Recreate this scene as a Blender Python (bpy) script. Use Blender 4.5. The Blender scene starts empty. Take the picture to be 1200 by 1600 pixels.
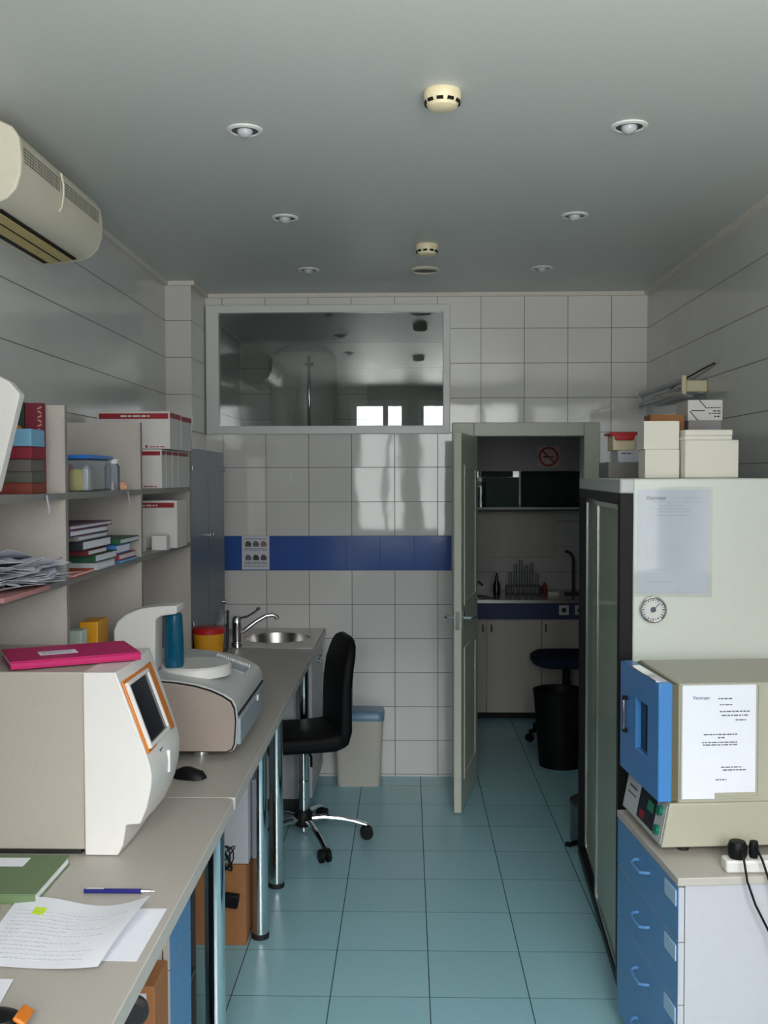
import bpy, bmesh, math, random
from mathutils import Vector, Matrix
random.seed(7)
S = bpy.context.scene
COL = S.collection
PI = math.pi
# ------------------------------------------------------------------ camera
F_PX, PITCH, YAW, ROLL, EYE = 1588.0, 0.0345, 0.0233, -0.0022, 1.757
cd = bpy.data.cameras.new('camera'); cam = bpy.data.objects.new('camera', cd); COL.objects.link(cam)
cd.sensor_fit = 'VERTICAL'; cd.sensor_height = 36.0; cd.sensor_width = 27.0; cd.lens = F_PX/1600*36
cd.clip_start = 0.05; cd.clip_end = 200
fw = Vector((-math.sin(YAW)*math.cos(PITCH), math.cos(YAW)*math.cos(PITCH), -math.sin(PITCH)))
rt = fw.cross(Vector((0, 0, 1))).normalized(); up = rt.cross(fw)
r2 = rt*math.cos(ROLL)+up*math.sin(ROLL); u2 = up*math.cos(ROLL)-rt*math.sin(ROLL)
cam.matrix_world = Matrix(((r2.x, u2.x, -fw.x, 0), (r2.y, u2.y, -fw.y, 0), (r2.z, u2.z, -fw.z, EYE), (0, 0, 0, 1)))
S.camera = cam
# ------------------------------------------------------------------ light: overcast daylight through the windows behind
S.view_settings.view_transform = 'Standard'; S.view_settings.look = 'None'
S.view_settings.gamma = 1; S.view_settings.use_curve_mapping = False
S.view_settings.exposure = 1.75
W = bpy.data.worlds.new('overcast_sky'); S.world = W; W.use_nodes = True
wn, wl = W.node_tree.nodes, W.node_tree.links
bg = wn['Background']; bg.inputs['Strength'].default_value = 6.0
tc = wn.new('ShaderNodeTexCoord'); sp = wn.new('ShaderNodeSeparateXYZ'); cr = wn.new('ShaderNodeValToRGB')
ma = wn.new('ShaderNodeMath'); ma.operation = 'MULTIPLY_ADD'; ma.inputs[1].default_value = 0.5; ma.inputs[2].default_value = 0.5
wl.new(tc.outputs['Generated'], sp.inputs[0]); wl.new(sp.outputs['Z'], ma.inputs[0]); wl.new(ma.outputs[0], cr.inputs[0])
RAMP = [(0.32, (1.35, 1.32, 1.28)), (0.46, (0.42, 0.42, 0.41)), (0.53, (0.40, 0.40, 0.40)), (0.60, (0.74, 0.74, 0.75)), (0.74, (1.45, 1.42, 1.40))]
cr.color_ramp.elements[0].position = RAMP[0][0]; cr.color_ramp.elements[0].color = RAMP[0][1]+(1,)
cr.color_ramp.elements[1].position = RAMP[-1][0]; cr.color_ramp.elements[1].color = RAMP[-1][1]+(1,)
for q_, c_ in RAMP[1:-1]:
    e_ = cr.color_ramp.elements.new(q_); e_.color = c_+(1,)
wl.new(cr.outputs[0], bg.inputs['Color'])
HC = 2.817
XL, XR, YN, YF = -1.314, 1.379, -0.19, 5.912
WINS = [(-0.65, -0.02, 1.07, 2.64), (0.14, 1.30, 1.07, 2.64)]
for i, (a, b, c, d) in enumerate(WINS):
    L = bpy.data.lights.new('window_portal', 'AREA'); L.shape = 'RECTANGLE'; L.size = b-a; L.size_y = d-c
    L.cycles.is_portal = True
    o = bpy.data.objects.new('window_portal', L); COL.objects.link(o)
    o.location = ((a+b)/2, YN-0.13, (c+d)/2); o.rotation_euler = (PI/2, 0, 0)
# ------------------------------------------------------------------ materials
def mat(name, col, rough=0.5, metal=0.0, var=0.04, scale=30.0, bump=0.0, spec=0.5, coat=0.0, alpha=None, trans=0.0, emit=None):
    m = bpy.data.materials.new(name); m.use_nodes = True
    n, l = m.node_tree.nodes, m.node_tree.links; p = n['Principled BSDF']
    p.inputs['Roughness'].default_value = rough; p.inputs['Metallic'].default_value = metal
    p.inputs['Specular IOR Level'].default_value = spec; p.inputs['Coat Weight'].default_value = coat
    if trans: p.inputs['Transmission Weight'].default_value = trans
    if alpha is not None: p.inputs['Alpha'].default_value = alpha
    t = n.new('ShaderNodeTexCoord'); z = n.new('ShaderNodeTexNoise'); z.inputs['Scale'].default_value = scale
    z.inputs['Detail'].default_value = 3; l.new(t.outputs['Object'], z.inputs['Vector'])
    r = n.new('ShaderNodeValToRGB'); r.color_ramp.elements[0].position = 0.3; r.color_ramp.elements[1].position = 0.7
    r.color_ramp.elements[0].color = tuple(max(0, c*(1-var)) for c in col)+(1,)
    r.color_ramp.elements[1].color = tuple(min(1, c*(1+var)) for c in col)+(1,)
    l.new(z.outputs[0], r.inputs[0]); l.new(r.outputs[0], p.inputs['Base Color'])
    if bump:
        b = n.new('ShaderNodeBump'); b.inputs['Strength'].default_value = bump; b.inputs['Distance'].default_value = 0.001
        l.new(z.outputs[0], b.inputs['Height']); l.new(b.outputs[0], p.inputs['Normal'])
    return m
def srgb(r, g, b):
    f = lambda c: (c/255/12.92) if c/255 <= 0.04045 else ((c/255+0.055)/1.055)**2.4
    return (f(r), f(g), f(b))
def tiles(name, col, grout, axes, width=0.003, rough=0.12, var=0.02, speck=0.0, gvar=None):
    """axes: list of (axis 'X'|'Y'|'Z', size, offset, joint width or None)."""
    m = mat(name, col, rough, var=max(speck, 0.01), scale=220 if speck else 6)
    n, l = m.node_tree.nodes, m.node_tree.links; p = n['Principled BSDF']
    geo = n.new('ShaderNodeNewGeometry'); s = n.new('ShaderNodeSeparateXYZ'); l.new(geo.outputs['Position'], s.inputs[0])
    def M(op, a, b=None):
        q = n.new('ShaderNodeMath'); q.operation = op
        for i, v in enumerate((a, b)):
            if v is None: continue
            if isinstance(v, (int, float)): q.inputs[i].default_value = v
            else: l.new(v, q.inputs[i])
        return q.outputs[0]
    mask = None; ids = []
    for ax, size, off, w in axes:
        u = M('DIVIDE', M('SUBTRACT', s.outputs[ax], off), size)
        ids.append(M('FLOOR', u))
        if w:
            d = M('ABSOLUTE', M('SUBTRACT', M('FRACT', u), 0.5))
            k = M('GREATER_THAN', d, 0.5-w/size/2)
            mask = k if mask is None else M('MAXIMUM', mask, k)
    cb = n.new('ShaderNodeCombineXYZ')
    for i, v in enumerate(ids[:2]): l.new(v, cb.inputs[i])
    wnz = n.new('ShaderNodeTexWhiteNoise'); l.new(cb.outputs[0], wnz.inputs['Vector'])
    base = p.inputs['Base Color'].links[0].from_socket
    hv = n.new('ShaderNodeHueSaturation'); l.new(base, hv.inputs['Color'])
    l.new(M('ADD', M('MULTIPLY', wnz.outputs['Value'], 2*var), 1-var), hv.inputs['Value'])
    mx = n.new('ShaderNodeMix'); mx.data_type = 'RGBA'; l.new(mask, mx.inputs[0]); l.new(hv.outputs[0], mx.inputs[6]); mx.inputs[7].default_value = grout+(1,)
    l.new(mx.outputs[2], p.inputs['Base Color'])
    l.new(M('ADD', M('MULTIPLY', mask, 0.5), rough), p.inputs['Roughness'])
    # every tile sits at its own minute tilt, so reflections break at the joints
    nv = n.new('ShaderNodeVectorMath'); nv.operation = 'SUBTRACT'; l.new(wnz.outputs['Color'], nv.inputs[0]); nv.inputs[1].default_value = (.5, .5, .5)
    ns = n.new('ShaderNodeVectorMath'); ns.operation = 'SCALE'; l.new(nv.outputs[0], ns.inputs[0]); ns.inputs['Scale'].default_value = 0.006
    na = n.new('ShaderNodeVectorMath'); na.operation = 'ADD'; l.new(geo.outputs['Normal'], na.inputs[0]); l.new(ns.outputs[0], na.inputs[1])
    nn = n.new('ShaderNodeVectorMath'); nn.operation = 'NORMALIZE'; l.new(na.outputs[0], nn.inputs[0])
    wv = n.new('ShaderNodeTexNoise'); wv.inputs['Scale'].default_value = 5; l.new(geo.outputs['Position'], wv.inputs['Vector'])
    b = n.new('ShaderNodeBump'); b.inputs['Strength'].default_value = 0.25; b.inputs['Distance'].default_value = 0.004
    l.new(M('SUBTRACT', M('MULTIPLY', wv.outputs[0], 0.8), M('MULTIPLY', mask, 0.5)), b.inputs['Height']); l.new(nn.outputs[0], b.inputs['Normal'])
    l.new(b.outputs[0], p.inputs['Normal'])
    return m
def glass(name, tint=(1, 1, 1), ior=1.5, rough=0.0, body=0.0, bodycol=(.5, .5, .5)):
    """thin pane: clear with a Fresnel reflection, optionally a slightly milky body."""
    m = bpy.data.materials.new(name); m.use_nodes = True; n, l = m.node_tree.nodes, m.node_tree.links
    n.remove(n['Principled BSDF']); out = n['Material Output']
    tr = n.new('ShaderNodeBsdfTransparent'); gl = n.new('ShaderNodeBsdfGlossy'); gl.inputs['Roughness'].default_value = rough
    z = n.new('ShaderNodeTexNoise'); z.inputs['Scale'].default_value = 4
    r = n.new('ShaderNodeValToRGB'); r.color_ramp.elements[0].color = tuple(c*0.97 for c in tint)+(1,); r.color_ramp.elements[1].color = tuple(tint)+(1,)
    l.new(z.outputs[0], r.inputs[0]); l.new(r.outputs[0], tr.inputs[0])
    fr = n.new('ShaderNodeFresnel'); fr.inputs[0].default_value = ior
    mx = n.new('ShaderNodeMixShader'); l.new(fr.outputs[0], mx.inputs[0]); l.new(tr.outputs[0], mx.inputs[1]); l.new(gl.outputs[0], mx.inputs[2])
    last = mx.outputs[0]
    if body:
        df = n.new('ShaderNodeBsdfDiffuse'); df.inputs[0].default_value = tuple(bodycol)+(1,)
        m2 = n.new('ShaderNodeMixShader'); m2.inputs[0].default_value = body; l.new(last, m2.inputs[1]); l.new(df.outputs[0], m2.inputs[2]); last = m2.outputs[0]
    l.new(last, out.inputs[0]); return m
ZO, XO = 1.413, 0.1746
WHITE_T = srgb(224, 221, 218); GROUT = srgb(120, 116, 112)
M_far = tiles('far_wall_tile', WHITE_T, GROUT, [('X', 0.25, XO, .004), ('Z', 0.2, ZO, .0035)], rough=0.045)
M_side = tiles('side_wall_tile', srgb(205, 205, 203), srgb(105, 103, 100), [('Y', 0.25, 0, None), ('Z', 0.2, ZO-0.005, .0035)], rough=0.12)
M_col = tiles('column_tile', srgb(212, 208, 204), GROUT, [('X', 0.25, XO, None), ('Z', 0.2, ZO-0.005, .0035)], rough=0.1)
M_blue = tiles('blue_band_tile', srgb(60, 95, 168), srgb(46, 72, 130), [('X', 0.198, -0.757+.2, .0035), ('Z', 0.2, ZO, .0025)], rough=0.14)
M_floor = tiles('floor_tile', srgb(152, 198, 208), srgb(60, 84, 94), [('X', 0.3365, -0.6008, .004), ('Y', 0.3365, 3.3767, .003)], rough=0.33, var=0.03, speck=0.10)
M_floor.node_tree.nodes['Principled BSDF'].inputs['Specular IOR Level'].default_value = .35
M_ceil = mat('ceiling_paint', srgb(202, 206, 203), 0.45, var=0.02, scale=60, bump=.1)
M_cove = mat('cove_paint', srgb(222, 216, 206), 0.5)
M_near = mat('painted_wall', srgb(190, 188, 182), 0.6)
M_upvc = mat('white_plastic_frame', srgb(226, 228, 226), 0.3, var=.01)
M_doorp = mat('door_paint', srgb(205, 207, 192), 0.35, var=.02)
M_glassw = glass('window_glass', (.92, .95, .94), 2.0)
M_day = glass('clear_pane', (.97, .98, .98), 1.45)
M_top = mat('grey_laminate', srgb(176, 171, 163), 0.45, var=.07, scale=260)
M_topedge = mat('laminate_edge', srgb(196, 194, 188), 0.4)
M_shelf = mat('grey_chipboard', srgb(178, 171, 164), 0.5, var=.03, scale=60)
M_shelfedge = mat('grey_board_edge', srgb(128, 127, 124), 0.5)
M_chrome = mat('chrome', (.78, .80, .82), 0.09, 1.0, var=.02)
M_steel = mat('brushed_steel', (.55, .53, .51), 0.27, 1.0, var=.05, scale=80)
M_black = mat('black_plastic', (.005, .005, .006), 0.5, spec=.22)
M_rubber = mat('black_rubber', (.01, .01, .01), 0.7)
M_dark = mat('dark_grey_plastic', (.03, .03, .033), 0.5)
M_leather = mat('black_leatherette', (.004, .004, .005), 0.6, bump=.5, scale=90, spec=.2)
M_wp = mat('white_plastic', srgb(220, 218, 215), 0.32, var=.01)
M_gp = mat('pale_grey_plastic', srgb(190, 192, 191), 0.35, var=.02)
M_bluegrey = mat('blue_grey_plastic', srgb(150, 160, 170), 0.35, var=.02)
M_taupe = mat('taupe_metal', srgb(160, 147, 138), 0.35, var=.03, scale=200)
M_beige = mat('beige_metal', srgb(172, 166, 155), 0.5, var=.04, scale=300)
M_cream = mat('cream_plastic', srgb(226, 214, 178), 0.4, var=.02)
M_ac = mat('aged_white_plastic', srgb(214, 208, 190), 0.4, var=.02)
M_acy = mat('yellowed_plastic', srgb(196, 178, 122), 0.5, var=.06)
M_orange = mat('orange_plastic', srgb(206, 118, 34), 0.35, var=.02)
M_screen = mat('dark_screen', (.01, .012, .02), 0.12, var=.3, scale=9)
M_pink = mat('pink_card', srgb(186, 34, 100), 0.45, var=.02, spec=.25)
M_paper = mat('white_paper', srgb(232, 234, 242), 0.7, var=.01)
M_paper2 = mat('cool_paper', srgb(214, 216, 226), 0.7, var=.02)
M_card = mat('cardboard', srgb(160, 108, 66), 0.8, var=.06, scale=40)
M_ink = mat('grey_ink', srgb(96, 98, 110), 0.8)
M_inkp = mat('faint_ink', srgb(196, 198, 212), 0.8)
M_inkb = mat('purple_ink', srgb(70, 66, 130), 0.8)
M_green = mat('green_cloth', srgb(100, 122, 86), 0.7, var=.05, scale=200)
M_navy = mat('navy_plastic', srgb(32, 32, 110), 0.25)
M_fwhite = mat('fridge_enamel', srgb(216, 220, 210), 0.3, var=.01)
M_fglass = glass('fridge_glass', (.55, .66, .58), 4.5, 0.03, 0.5, srgb(214, 222, 204))
M_bdoor = mat('blue_enamel', srgb(72, 132, 196), 0.3, var=.02)
M_bdraw = mat('blue_laminate', srgb(88, 138, 188), 0.4, var=.03)
M_ovb = mat('oven_enamel', srgb(176, 174, 156), 0.4, var=.04, scale=200)
M_lam = mat('white_laminate', srgb(188, 189, 196), 0.45, var=.015)
M_lam2 = mat('off_white_laminate', srgb(186, 180, 172), 0.4, var=.02)
M_cabblue = mat('slate_blue_door', srgb(82, 98, 114), 0.35, var=.02)
M_yel = mat('yellow_plastic', srgb(222, 158, 34), 0.4, var=.04)
M_redp = mat('red_plastic', srgb(190, 34, 38), 0.35, var=.03)
M_redb = mat('red_print', srgb(150, 22, 34), 0.5)
M_boxw = mat('white_carton', srgb(214, 210, 208), 0.6, var=.02)
M_foam = mat('polystyrene', srgb(232, 228, 216), 0.75, var=.02, scale=300, bump=.3)
M_teal = mat('teal_bottle', srgb(12, 96, 128), 0.12, var=.1, trans=.35)
M_clear = glass('clear_plastic', (.95, .97, .98), 1.4, .05, .05, (.7, .7, .7))
M_clearb = glass('clear_blue_plastic', (.88, .93, .98), 1.4, .05, .12, (.5, .6, .7))
M_tube = glass('lamp_tube_glass', (.96, .96, .96), 1.5, .03, .3, (.85, .85, .85))
M_bulb = mat('frosted_bulb', srgb(186, 190, 194), 0.2, var=.01)
M_bluebin = mat('blue_bin_lid', srgb(96, 140, 170), 0.35, var=.02)
M_bin = mat('grey_white_bin', srgb(202, 196, 186), 0.5, var=.02)
M_fabblue = mat('navy_upholstery', srgb(16, 28, 56), 0.9, var=.1, scale=150)
def cmat(name, r, g, b, rough=.6): return mat(name, srgb(r, g, b), rough, var=.05)
# ------------------------------------------------------------------ mesh helpers
class MB:
    def __init__(s, off=(0, 0, 0)): s.v, s.f, s.o, s.weld = [], [], Vector(off), False
    def add(s, vs, fs):
        k = len(s.v); s.v += [Vector(v)-s.o for v in vs]; s.f += [tuple(i+k for i in f) for f in fs]; return s
    def box(s, x0, y0, z0, x1, y1, z1):
        x0, x1 = sorted((x0, x1)); y0, y1 = sorted((y0, y1)); z0, z1 = sorted((z0, z1))
        return s.add([(x, y, z) for z in (z0, z1) for y in (y0, y1) for x in (x0, x1)],
                     [(0, 2, 3, 1), (4, 5, 7, 6), (0, 1, 5, 4), (2, 6, 7, 3), (0, 4, 6, 2), (1, 3, 7, 5)])
    def rbox(s, c, size, rot=(0, 0, 0)):
        from mathutils import Euler
        R = Euler(rot).to_matrix(); c = Vector(c); a, b, d = [t/2 for t in size]
        vs = [c+R@Vector((x, y, z)) for z in (-d, d) for y in (-b, b) for x in (-a, a)]
        return s.add(vs, [(0, 2, 3, 1), (4, 5, 7, 6), (0, 1, 5, 4), (2, 6, 7, 3), (0, 4, 6, 2), (1, 3, 7, 5)])
    def prism(s, poly, axis, a, b):
        """poly: 2D points in the other two axes (order xyz minus axis)."""
        def P(u, v, w): return {'X': (w, u, v), 'Y': (u, w, v), 'Z': (u, v, w)}[axis]
        n = len(poly); vs = [P(u, v, a) for u, v in poly]+[P(u, v, b) for u, v in poly]
        return s.add(vs, [tuple(range(n)), tuple(range(2*n-1, n-1, -1))]+[(i, n+i, n+(i+1) % n, (i+1) % n) for i in range(n)])
    def loft(s, secs, closed_caps=True):
        n = len(secs[0]); vs = [p for q in secs for p in q]; fs = []
        for k in range(len(secs)-1):
            for i in range(n): fs.append((k*n+i, k*n+(i+1) % n, (k+1)*n+(i+1) % n, (k+1)*n+i))
        if closed_caps: fs += [tuple(range(n-1, -1, -1)), tuple(range((len(secs)-1)*n, len(secs)*n))]
        return s.add(vs, fs)
    def tube(s, path, r, n=10, caps=True):
        P = [Vector(p) for p in path]; rs = r if isinstance(r, (list, tuple)) else [r]*len(P)
        secs = []; ref = None
        for i, p in enumerate(P):
            t = (P[min(i+1, len(P)-1)]-P[max(i-1, 0)]).normalized()
            if ref is None: ref = Vector((0, 0, 1)) if abs(t.z) < .9 else Vector((1, 0, 0))
            a = t.cross(ref)
            if a.length < 1e-4: a = t.cross(Vector((0, 1, 0)))
            a.normalize(); b = a.cross(t).normalized(); ref = b
            secs.append([p+(a*math.cos(q*2*PI/n)+b*math.sin(q*2*PI/n))*rs[i] for q in range(n)])
        return s.loft(secs, caps)
    def cyl(s, p0, p1, r, n=20, r1=None): return s.tube([p0, p1], [r, r if r1 is None else r1], n)
    def lathe(s, prof, c=(0, 0, 0), n=28, sx=1, sy=1, caps=True):
        """prof: (r, z) pairs from bottom to top about the z axis at c."""
        c = Vector(c); secs = [[c+Vector((max(r, 1e-4)*math.cos(q*2*PI/n)*sx, max(r, 1e-4)*math.sin(q*2*PI/n)*sy, z)) for q in range(n)] for r, z in prof]
        return s.loft(secs, caps)
    def sheet(s, fn, nu, nv, th=0.0004):
        """fn(u, v) -> point, as a thin closed sheet."""
        top = [Vector(fn(i/nu, j/nv)) for j in range(nv+1) for i in range(nu+1)]; k = len(top)
        vs = [p+Vector((0, 0, th)) for p in top]+top; fs = []
        for j in range(nv):
            for i in range(nu):
                a = j*(nu+1)+i; q = (a, a+1, a+nu+2, a+nu+1); fs += [q, tuple(k+t for t in reversed(q))]
        rim = [i for i in range(nu+1)]+[(j+1)*(nu+1)-1 for j in range(1, nu*0+nv+1)]+[nv*(nu+1)+i for i in range(nu-1, -1, -1)]+[j*(nu+1) for j in range(nv-1, 0, -1)]
        for i in range(len(rim)):
            a, b = rim[i], rim[(i+1) % len(rim)]; fs.append((b, a, k+a, k+b))
        return s.add(vs, fs)
    def build(s, name, m, parent=None, bev=0.0, seg=2, smooth=True, label=None, ang=35):
        me = bpy.data.meshes.new(name); me.from_pydata([tuple(v) for v in s.v], [], s.f); me.update()
        bm = bmesh.new(); bm.from_mesh(me)
        if s.weld:
            bmesh.ops.remove_doubles(bm, verts=bm.verts, dist=1e-5)
            seen = {}
            for f in bm.faces: seen.setdefault(tuple(sorted(v.index for v in f.verts)), []).append(f)
            bmesh.ops.delete(bm, geom=[f for q in seen.values() if len(q) > 1 for f in q], context='FACES')
            bmesh.ops.dissolve_limit(bm, angle_limit=.01, verts=bm.verts, edges=bm.edges)
        bmesh.ops.recalc_face_normals(bm, faces=bm.faces); bm.to_mesh(me); bm.free()
        me.materials.append(m)
        if smooth:
            me.shade_smooth()
            try: me.set_sharp_from_angle(angle=math.radians(ang))
            except Exception: pass
        o = bpy.data.objects.new(name, me); COL.objects.link(o)
        if bev:
            b = o.modifiers.new('bevel', 'BEVEL'); b.width = bev; b.segments = seg; b.limit_method = 'ANGLE'; b.angle_limit = math.radians(40); b.harden_normals = False
        if parent: o.parent = parent
        if label: o['label'] = label
        return o
def tag(o, label, cat, group=None, kind=None):
    o['label'] = label; o['category'] = cat
    if group: o['group'] = group
    if kind: o['kind'] = kind
    return o
def thing(name, label, cat, loc=(0, 0, 0), rz=0.0, group=None):
    o = bpy.data.objects.new(name, None); o.empty_display_size = .05; COL.objects.link(o)
    o.location = loc; o.rotation_euler = (0, 0, rz); return tag(o, label, cat, group)
def solo(mb, name, m, label, cat, loc, rz=0.0, group=None, **k):
    o = mb.build(name, m, None, **k); o.location = loc; o.rotation_euler = (0, 0, rz); return tag(o, label, cat, group)
def struct(mb, name, m, parent=None, **k):
    o = mb.build(name, m, parent, **k)
    if not parent: o['kind'] = 'structure'
    return o
def copy_thing(o, label, loc, rz=None, group=None):
    c = o.copy(); COL.objects.link(c); c.location = loc
    if rz is not None: c.rotation_euler = (0, 0, rz)
    c['label'] = label
    if group: c['group'] = group
    for ch in [q for q in bpy.data.objects if q.parent == o]:
        d = ch.copy(); COL.objects.link(d); d.parent = c
        for g in [q for q in bpy.data.objects if q.parent == ch]:
            e = g.copy(); COL.objects.link(e); e.parent = d
    return c
def words(mb, x0, x1, z, h, y, th=.0004, gap=.25):
    """a row of small word-like strokes on a face looking towards -y."""
    x = x0
    while x < x1:
        w = random.uniform(1.2, 4.5)*h; w = min(w, x1-x)
        mb.box(x, y-th, z, x+w, y, z+h); x += w+h*(.5+gap)
def text_mesh(txt, size, name, m, parent, loc, rot):
    cu = bpy.data.curves.new(name, 'FONT'); cu.body = txt; cu.size = size; cu.extrude = .0003
    t = bpy.data.objects.new(name+'_tmp', cu); COL.objects.link(t)
    me = bpy.data.meshes.new_from_object(t.evaluated_get(bpy.context.evaluated_depsgraph_get()))
    bpy.data.objects.remove(t); bpy.data.curves.remove(cu)
    me.materials.clear(); me.materials.append(m)
    o = bpy.data.objects.new(name, me); COL.objects.link(o); o.parent = parent; o.location = loc; o.rotation_euler = rot
    return o
def holed(mb, axis, a, b, u0, u1, z0, z1, holes):
    """wall slab with rectangular holes; u is x (axis Y) or y (axis X)."""
    mb.weld = True
    us = sorted({u0, u1, *[h[0] for h in holes], *[h[1] for h in holes]}); zs = sorted({z0, z1, *[h[2] for h in holes], *[h[3] for h in holes]})
    us = [t for t in us if u0 <= t <= u1]; zs = [t for t in zs if z0 <= t <= z1]
    for i in range(len(us)-1):
        for j in range(len(zs)-1):
            cu, cz = (us[i]+us[i+1])/2, (zs[j]+zs[j+1])/2
            if any(h[0] < cu < h[1] and h[2] < cz < h[3] for h in holes): continue
            if axis == 'Y': mb.box(us[i], a, zs[j], us[i+1], b, zs[j+1])
            else: mb.box(a, us[i], zs[j], b, us[i+1], zs[j+1])
    return mb
# ================================================================== THE SETTING
Y2 = 7.98
struct(MB().box(XL-.15, YN-.2, -.06, XR+.3, Y2+.1, 0), 'floor', M_floor, smooth=False)
struct(MB().box(XL-.15, YN-.2, HC, XR+.3, Y2+.1, HC+.08), 'ceiling', M_ceil, smooth=False)
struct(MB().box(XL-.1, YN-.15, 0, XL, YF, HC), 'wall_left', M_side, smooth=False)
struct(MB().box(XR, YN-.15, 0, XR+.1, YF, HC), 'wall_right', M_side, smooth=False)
WG = (-1.13, 0.225, 2.03, 2.73); DG = (0.34, 1.06, 0, 2.03)
struct(holed(MB(), 'Y', YF, YF+.12, XL-.1, XR+.1, 0, HC, [WG, DG]), 'wall_far', M_far, smooth=False)
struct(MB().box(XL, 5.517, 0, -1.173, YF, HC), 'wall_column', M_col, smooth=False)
struct(holed(MB(), 'Y', YN-.12, YN, XL-.1, XR+.1, 0, HC, WINS), 'wall_near', M_near, smooth=False)
struct(MB().box(-1.17, YF-.003, ZO-.2, 0.255, YF-.0002, ZO), 'trim_1', M_blue, smooth=False)
mb = MB(); c = .022
mb.box(XL, YN, HC-c, XL+c, 5.517, HC); struct(mb, 'trim_2', M_cove)
struct(MB().box(XR-c, YN, HC-c, XR, YF, HC), 'trim_3', M_cove)
struct(MB().box(-1.173, YF-c, HC-c, XR-c, YF, HC), 'trim_4', M_cove)
struct(MB().box(XL+c, 5.517-c, HC-c, -1.173+c, 5.517, HC).box(-1.173, 5.517, HC-c, -1.173+c, YF-c, HC), 'trim_5', M_cove)
struct(MB().box(.255, YF-.02, 0, .262, YF, .01), 'trim_6', M_cove)
# room beyond the door
struct(MB().box(XL-.1, Y2, 0, XR+.3, Y2+.1, HC), 'wall_beyond', M_side, smooth=False)
struct(MB().box(XL-.1, YF+.12, 0, XL, Y2, HC), 'wall_beyond_left', M_side, smooth=False)
struct(MB().box(XR+.1, YF+.12, 0, XR+.2, Y2, HC), 'wall_beyond_right', M_side, smooth=False)
# interior window
o = struct(holed(MB(), 'Y', YF-.025, YF+.05, -1.168, .246, 2.006, 2.751, [(-1.094, .205, 2.054, 2.707)]), 'window_1', M_upvc, bev=.004)
MB().box(-1.094, YF-.004, 2.054, .205, YF+.004, 2.707).build('pane', M_glassw, o, smooth=False)
for i, (a, b, c0, d) in enumerate(WINS):
    mid = a+(b-a)*.62
    o = struct(holed(MB(), 'Y', YN-.09, YN+.005, a-.02, b+.02, c0-.02, d+.02, [(a+.05, mid-.03, c0+.05, d-.05), (mid+.03, b-.05, c0+.05, d-.05)]), 'window_%d' % (i+2), M_upvc, bev=.004)
    MB().box(a+.05, YN-.05, c0+.05, mid-.03, YN-.046, d-.05).box(mid+.03, YN-.05, c0+.05, b-.05, YN-.046, d-.05).build('pane', M_day, o, smooth=False)
# door: frame, leaf swung into the room, handles
dr = bpy.data.objects.new('door_1', None); COL.objects.link(dr); dr['kind'] = 'structure'; dr['label'] = 'cream painted door standing open into the laboratory'
mb = MB(); mb.box(.258, YF-.02, 0, .383, YF+.14, 2.07).box(1.018, YF-.02, 0, 1.109, YF+.14, 2.07).box(.383, YF-.02, 1.99, 1.018, YF+.14, 2.07)
mb.build('door_frame', M_doorp, dr, bev=.005)
hx, hy = .385, YF-.025; ex, ey = .257, 5.235
dv = Vector((ex-hx, ey-hy, 0)); ln = dv.length; az = math.atan2(dv.y, dv.x)
leaf = MB().box(0, -.02, .008, ln, .02, 1.985).build('door_leaf', M_doorp, dr, bev=.004); leaf.location = (hx, hy, 0); leaf.rotation_euler = (0, 0, az)
for s_ in (1, -1):
    mb = MB()
    for z0, z1 in ((.16, .86), (1.08, 1.82)):
        holed(mb, 'Y', s_*.018, s_*.0245, .1, ln-.1, z0, z1, [(.125, ln-.125, z0+.025, z1-.025)])
    mb.build('moulding', M_doorp, leaf, bev=.002)
MB().box(ln-.001, -.011, .965, ln+.0015, .011, 1.06).build('lock_plate', M_steel, leaf, label='steel lock plate')
for s_ in (1, -1):
    mb = MB().box(ln-.075, s_*.018, .975, ln-.04, s_*.027, 1.06).tube([(ln-.057, s_*.02, 1.022), (ln-.057, s_*.062, 1.022), (ln-.066, s_*.072, 1.022), (ln-.11, s_*.075, 1.02), (ln-.16, s_*.072, 1.014)], [.009, .009, .0095, .0085, .007], 12)
    mb.build('door_handle', M_chrome, leaf, bev=.001, label='chrome lever handle')
# ================================================================== LEFT SIDE: worktops, legs
ZT = .87
o = thing('worktop', 'long grey laminate worktop under the far analyser with the steel sink let into its end', 'worktop', (-.9, 4.3, ZT))
mb = MB((-.9, 4.3, ZT)); t = .034
HX0, HX1, HY0, HY1 = -.925, -.535, 5.36, 5.77
mb.box(XL+.002, 2.778, ZT-t, -.482, HY0, ZT); mb.box(HX1, HY0, ZT-t, -.482, HY1, ZT); mb.box(XL+.002, HY0, ZT-t, HX0, 5.515, ZT); mb.box(-1.171, 5.515, ZT-t, HX0, HY1, ZT); mb.box(-1.171, HY1, ZT-t, -.482, YF-.002, ZT)
mb.build('board', M_top, o, smooth=False)
MB((-.9, 4.3, ZT)).box(-.482, 2.778, ZT-t, -.479, YF-.002, ZT-.001).box(XL+.002, 2.775, ZT-t, -.481, 2.778, ZT+.0005).build('edging', M_topedge, o, label='pale edging strip')
WT = o
def tubeleg(y, lab, x=-.565):
    o = MB().lathe([(.0, .018), (.03, .018), (.03, ZT-t-.006), (.0, ZT-t-.006)], n=32).build('leg', M_chrome, WT, label=lab); o.location = (x+.9, y-4.3, -ZT)
    MB().lathe([(.0, 0), (.033, 0), (.034, .012), (.031, .02), (.0, .02)], n=28).build('foot', M_rubber, o, label='black plastic foot')
    MB().lathe([(.0, ZT-t-.012), (.04, ZT-t-.01), (.045, ZT-t-.0005), (.0, ZT-t-.0005)], n=24).build('top_flange', M_chrome, o)
    return o
tubeleg(2.915, 'chrome tube leg')
tubeleg(3.815, 'chrome tube leg')
tubeleg(4.296, 'chrome tube leg')
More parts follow.
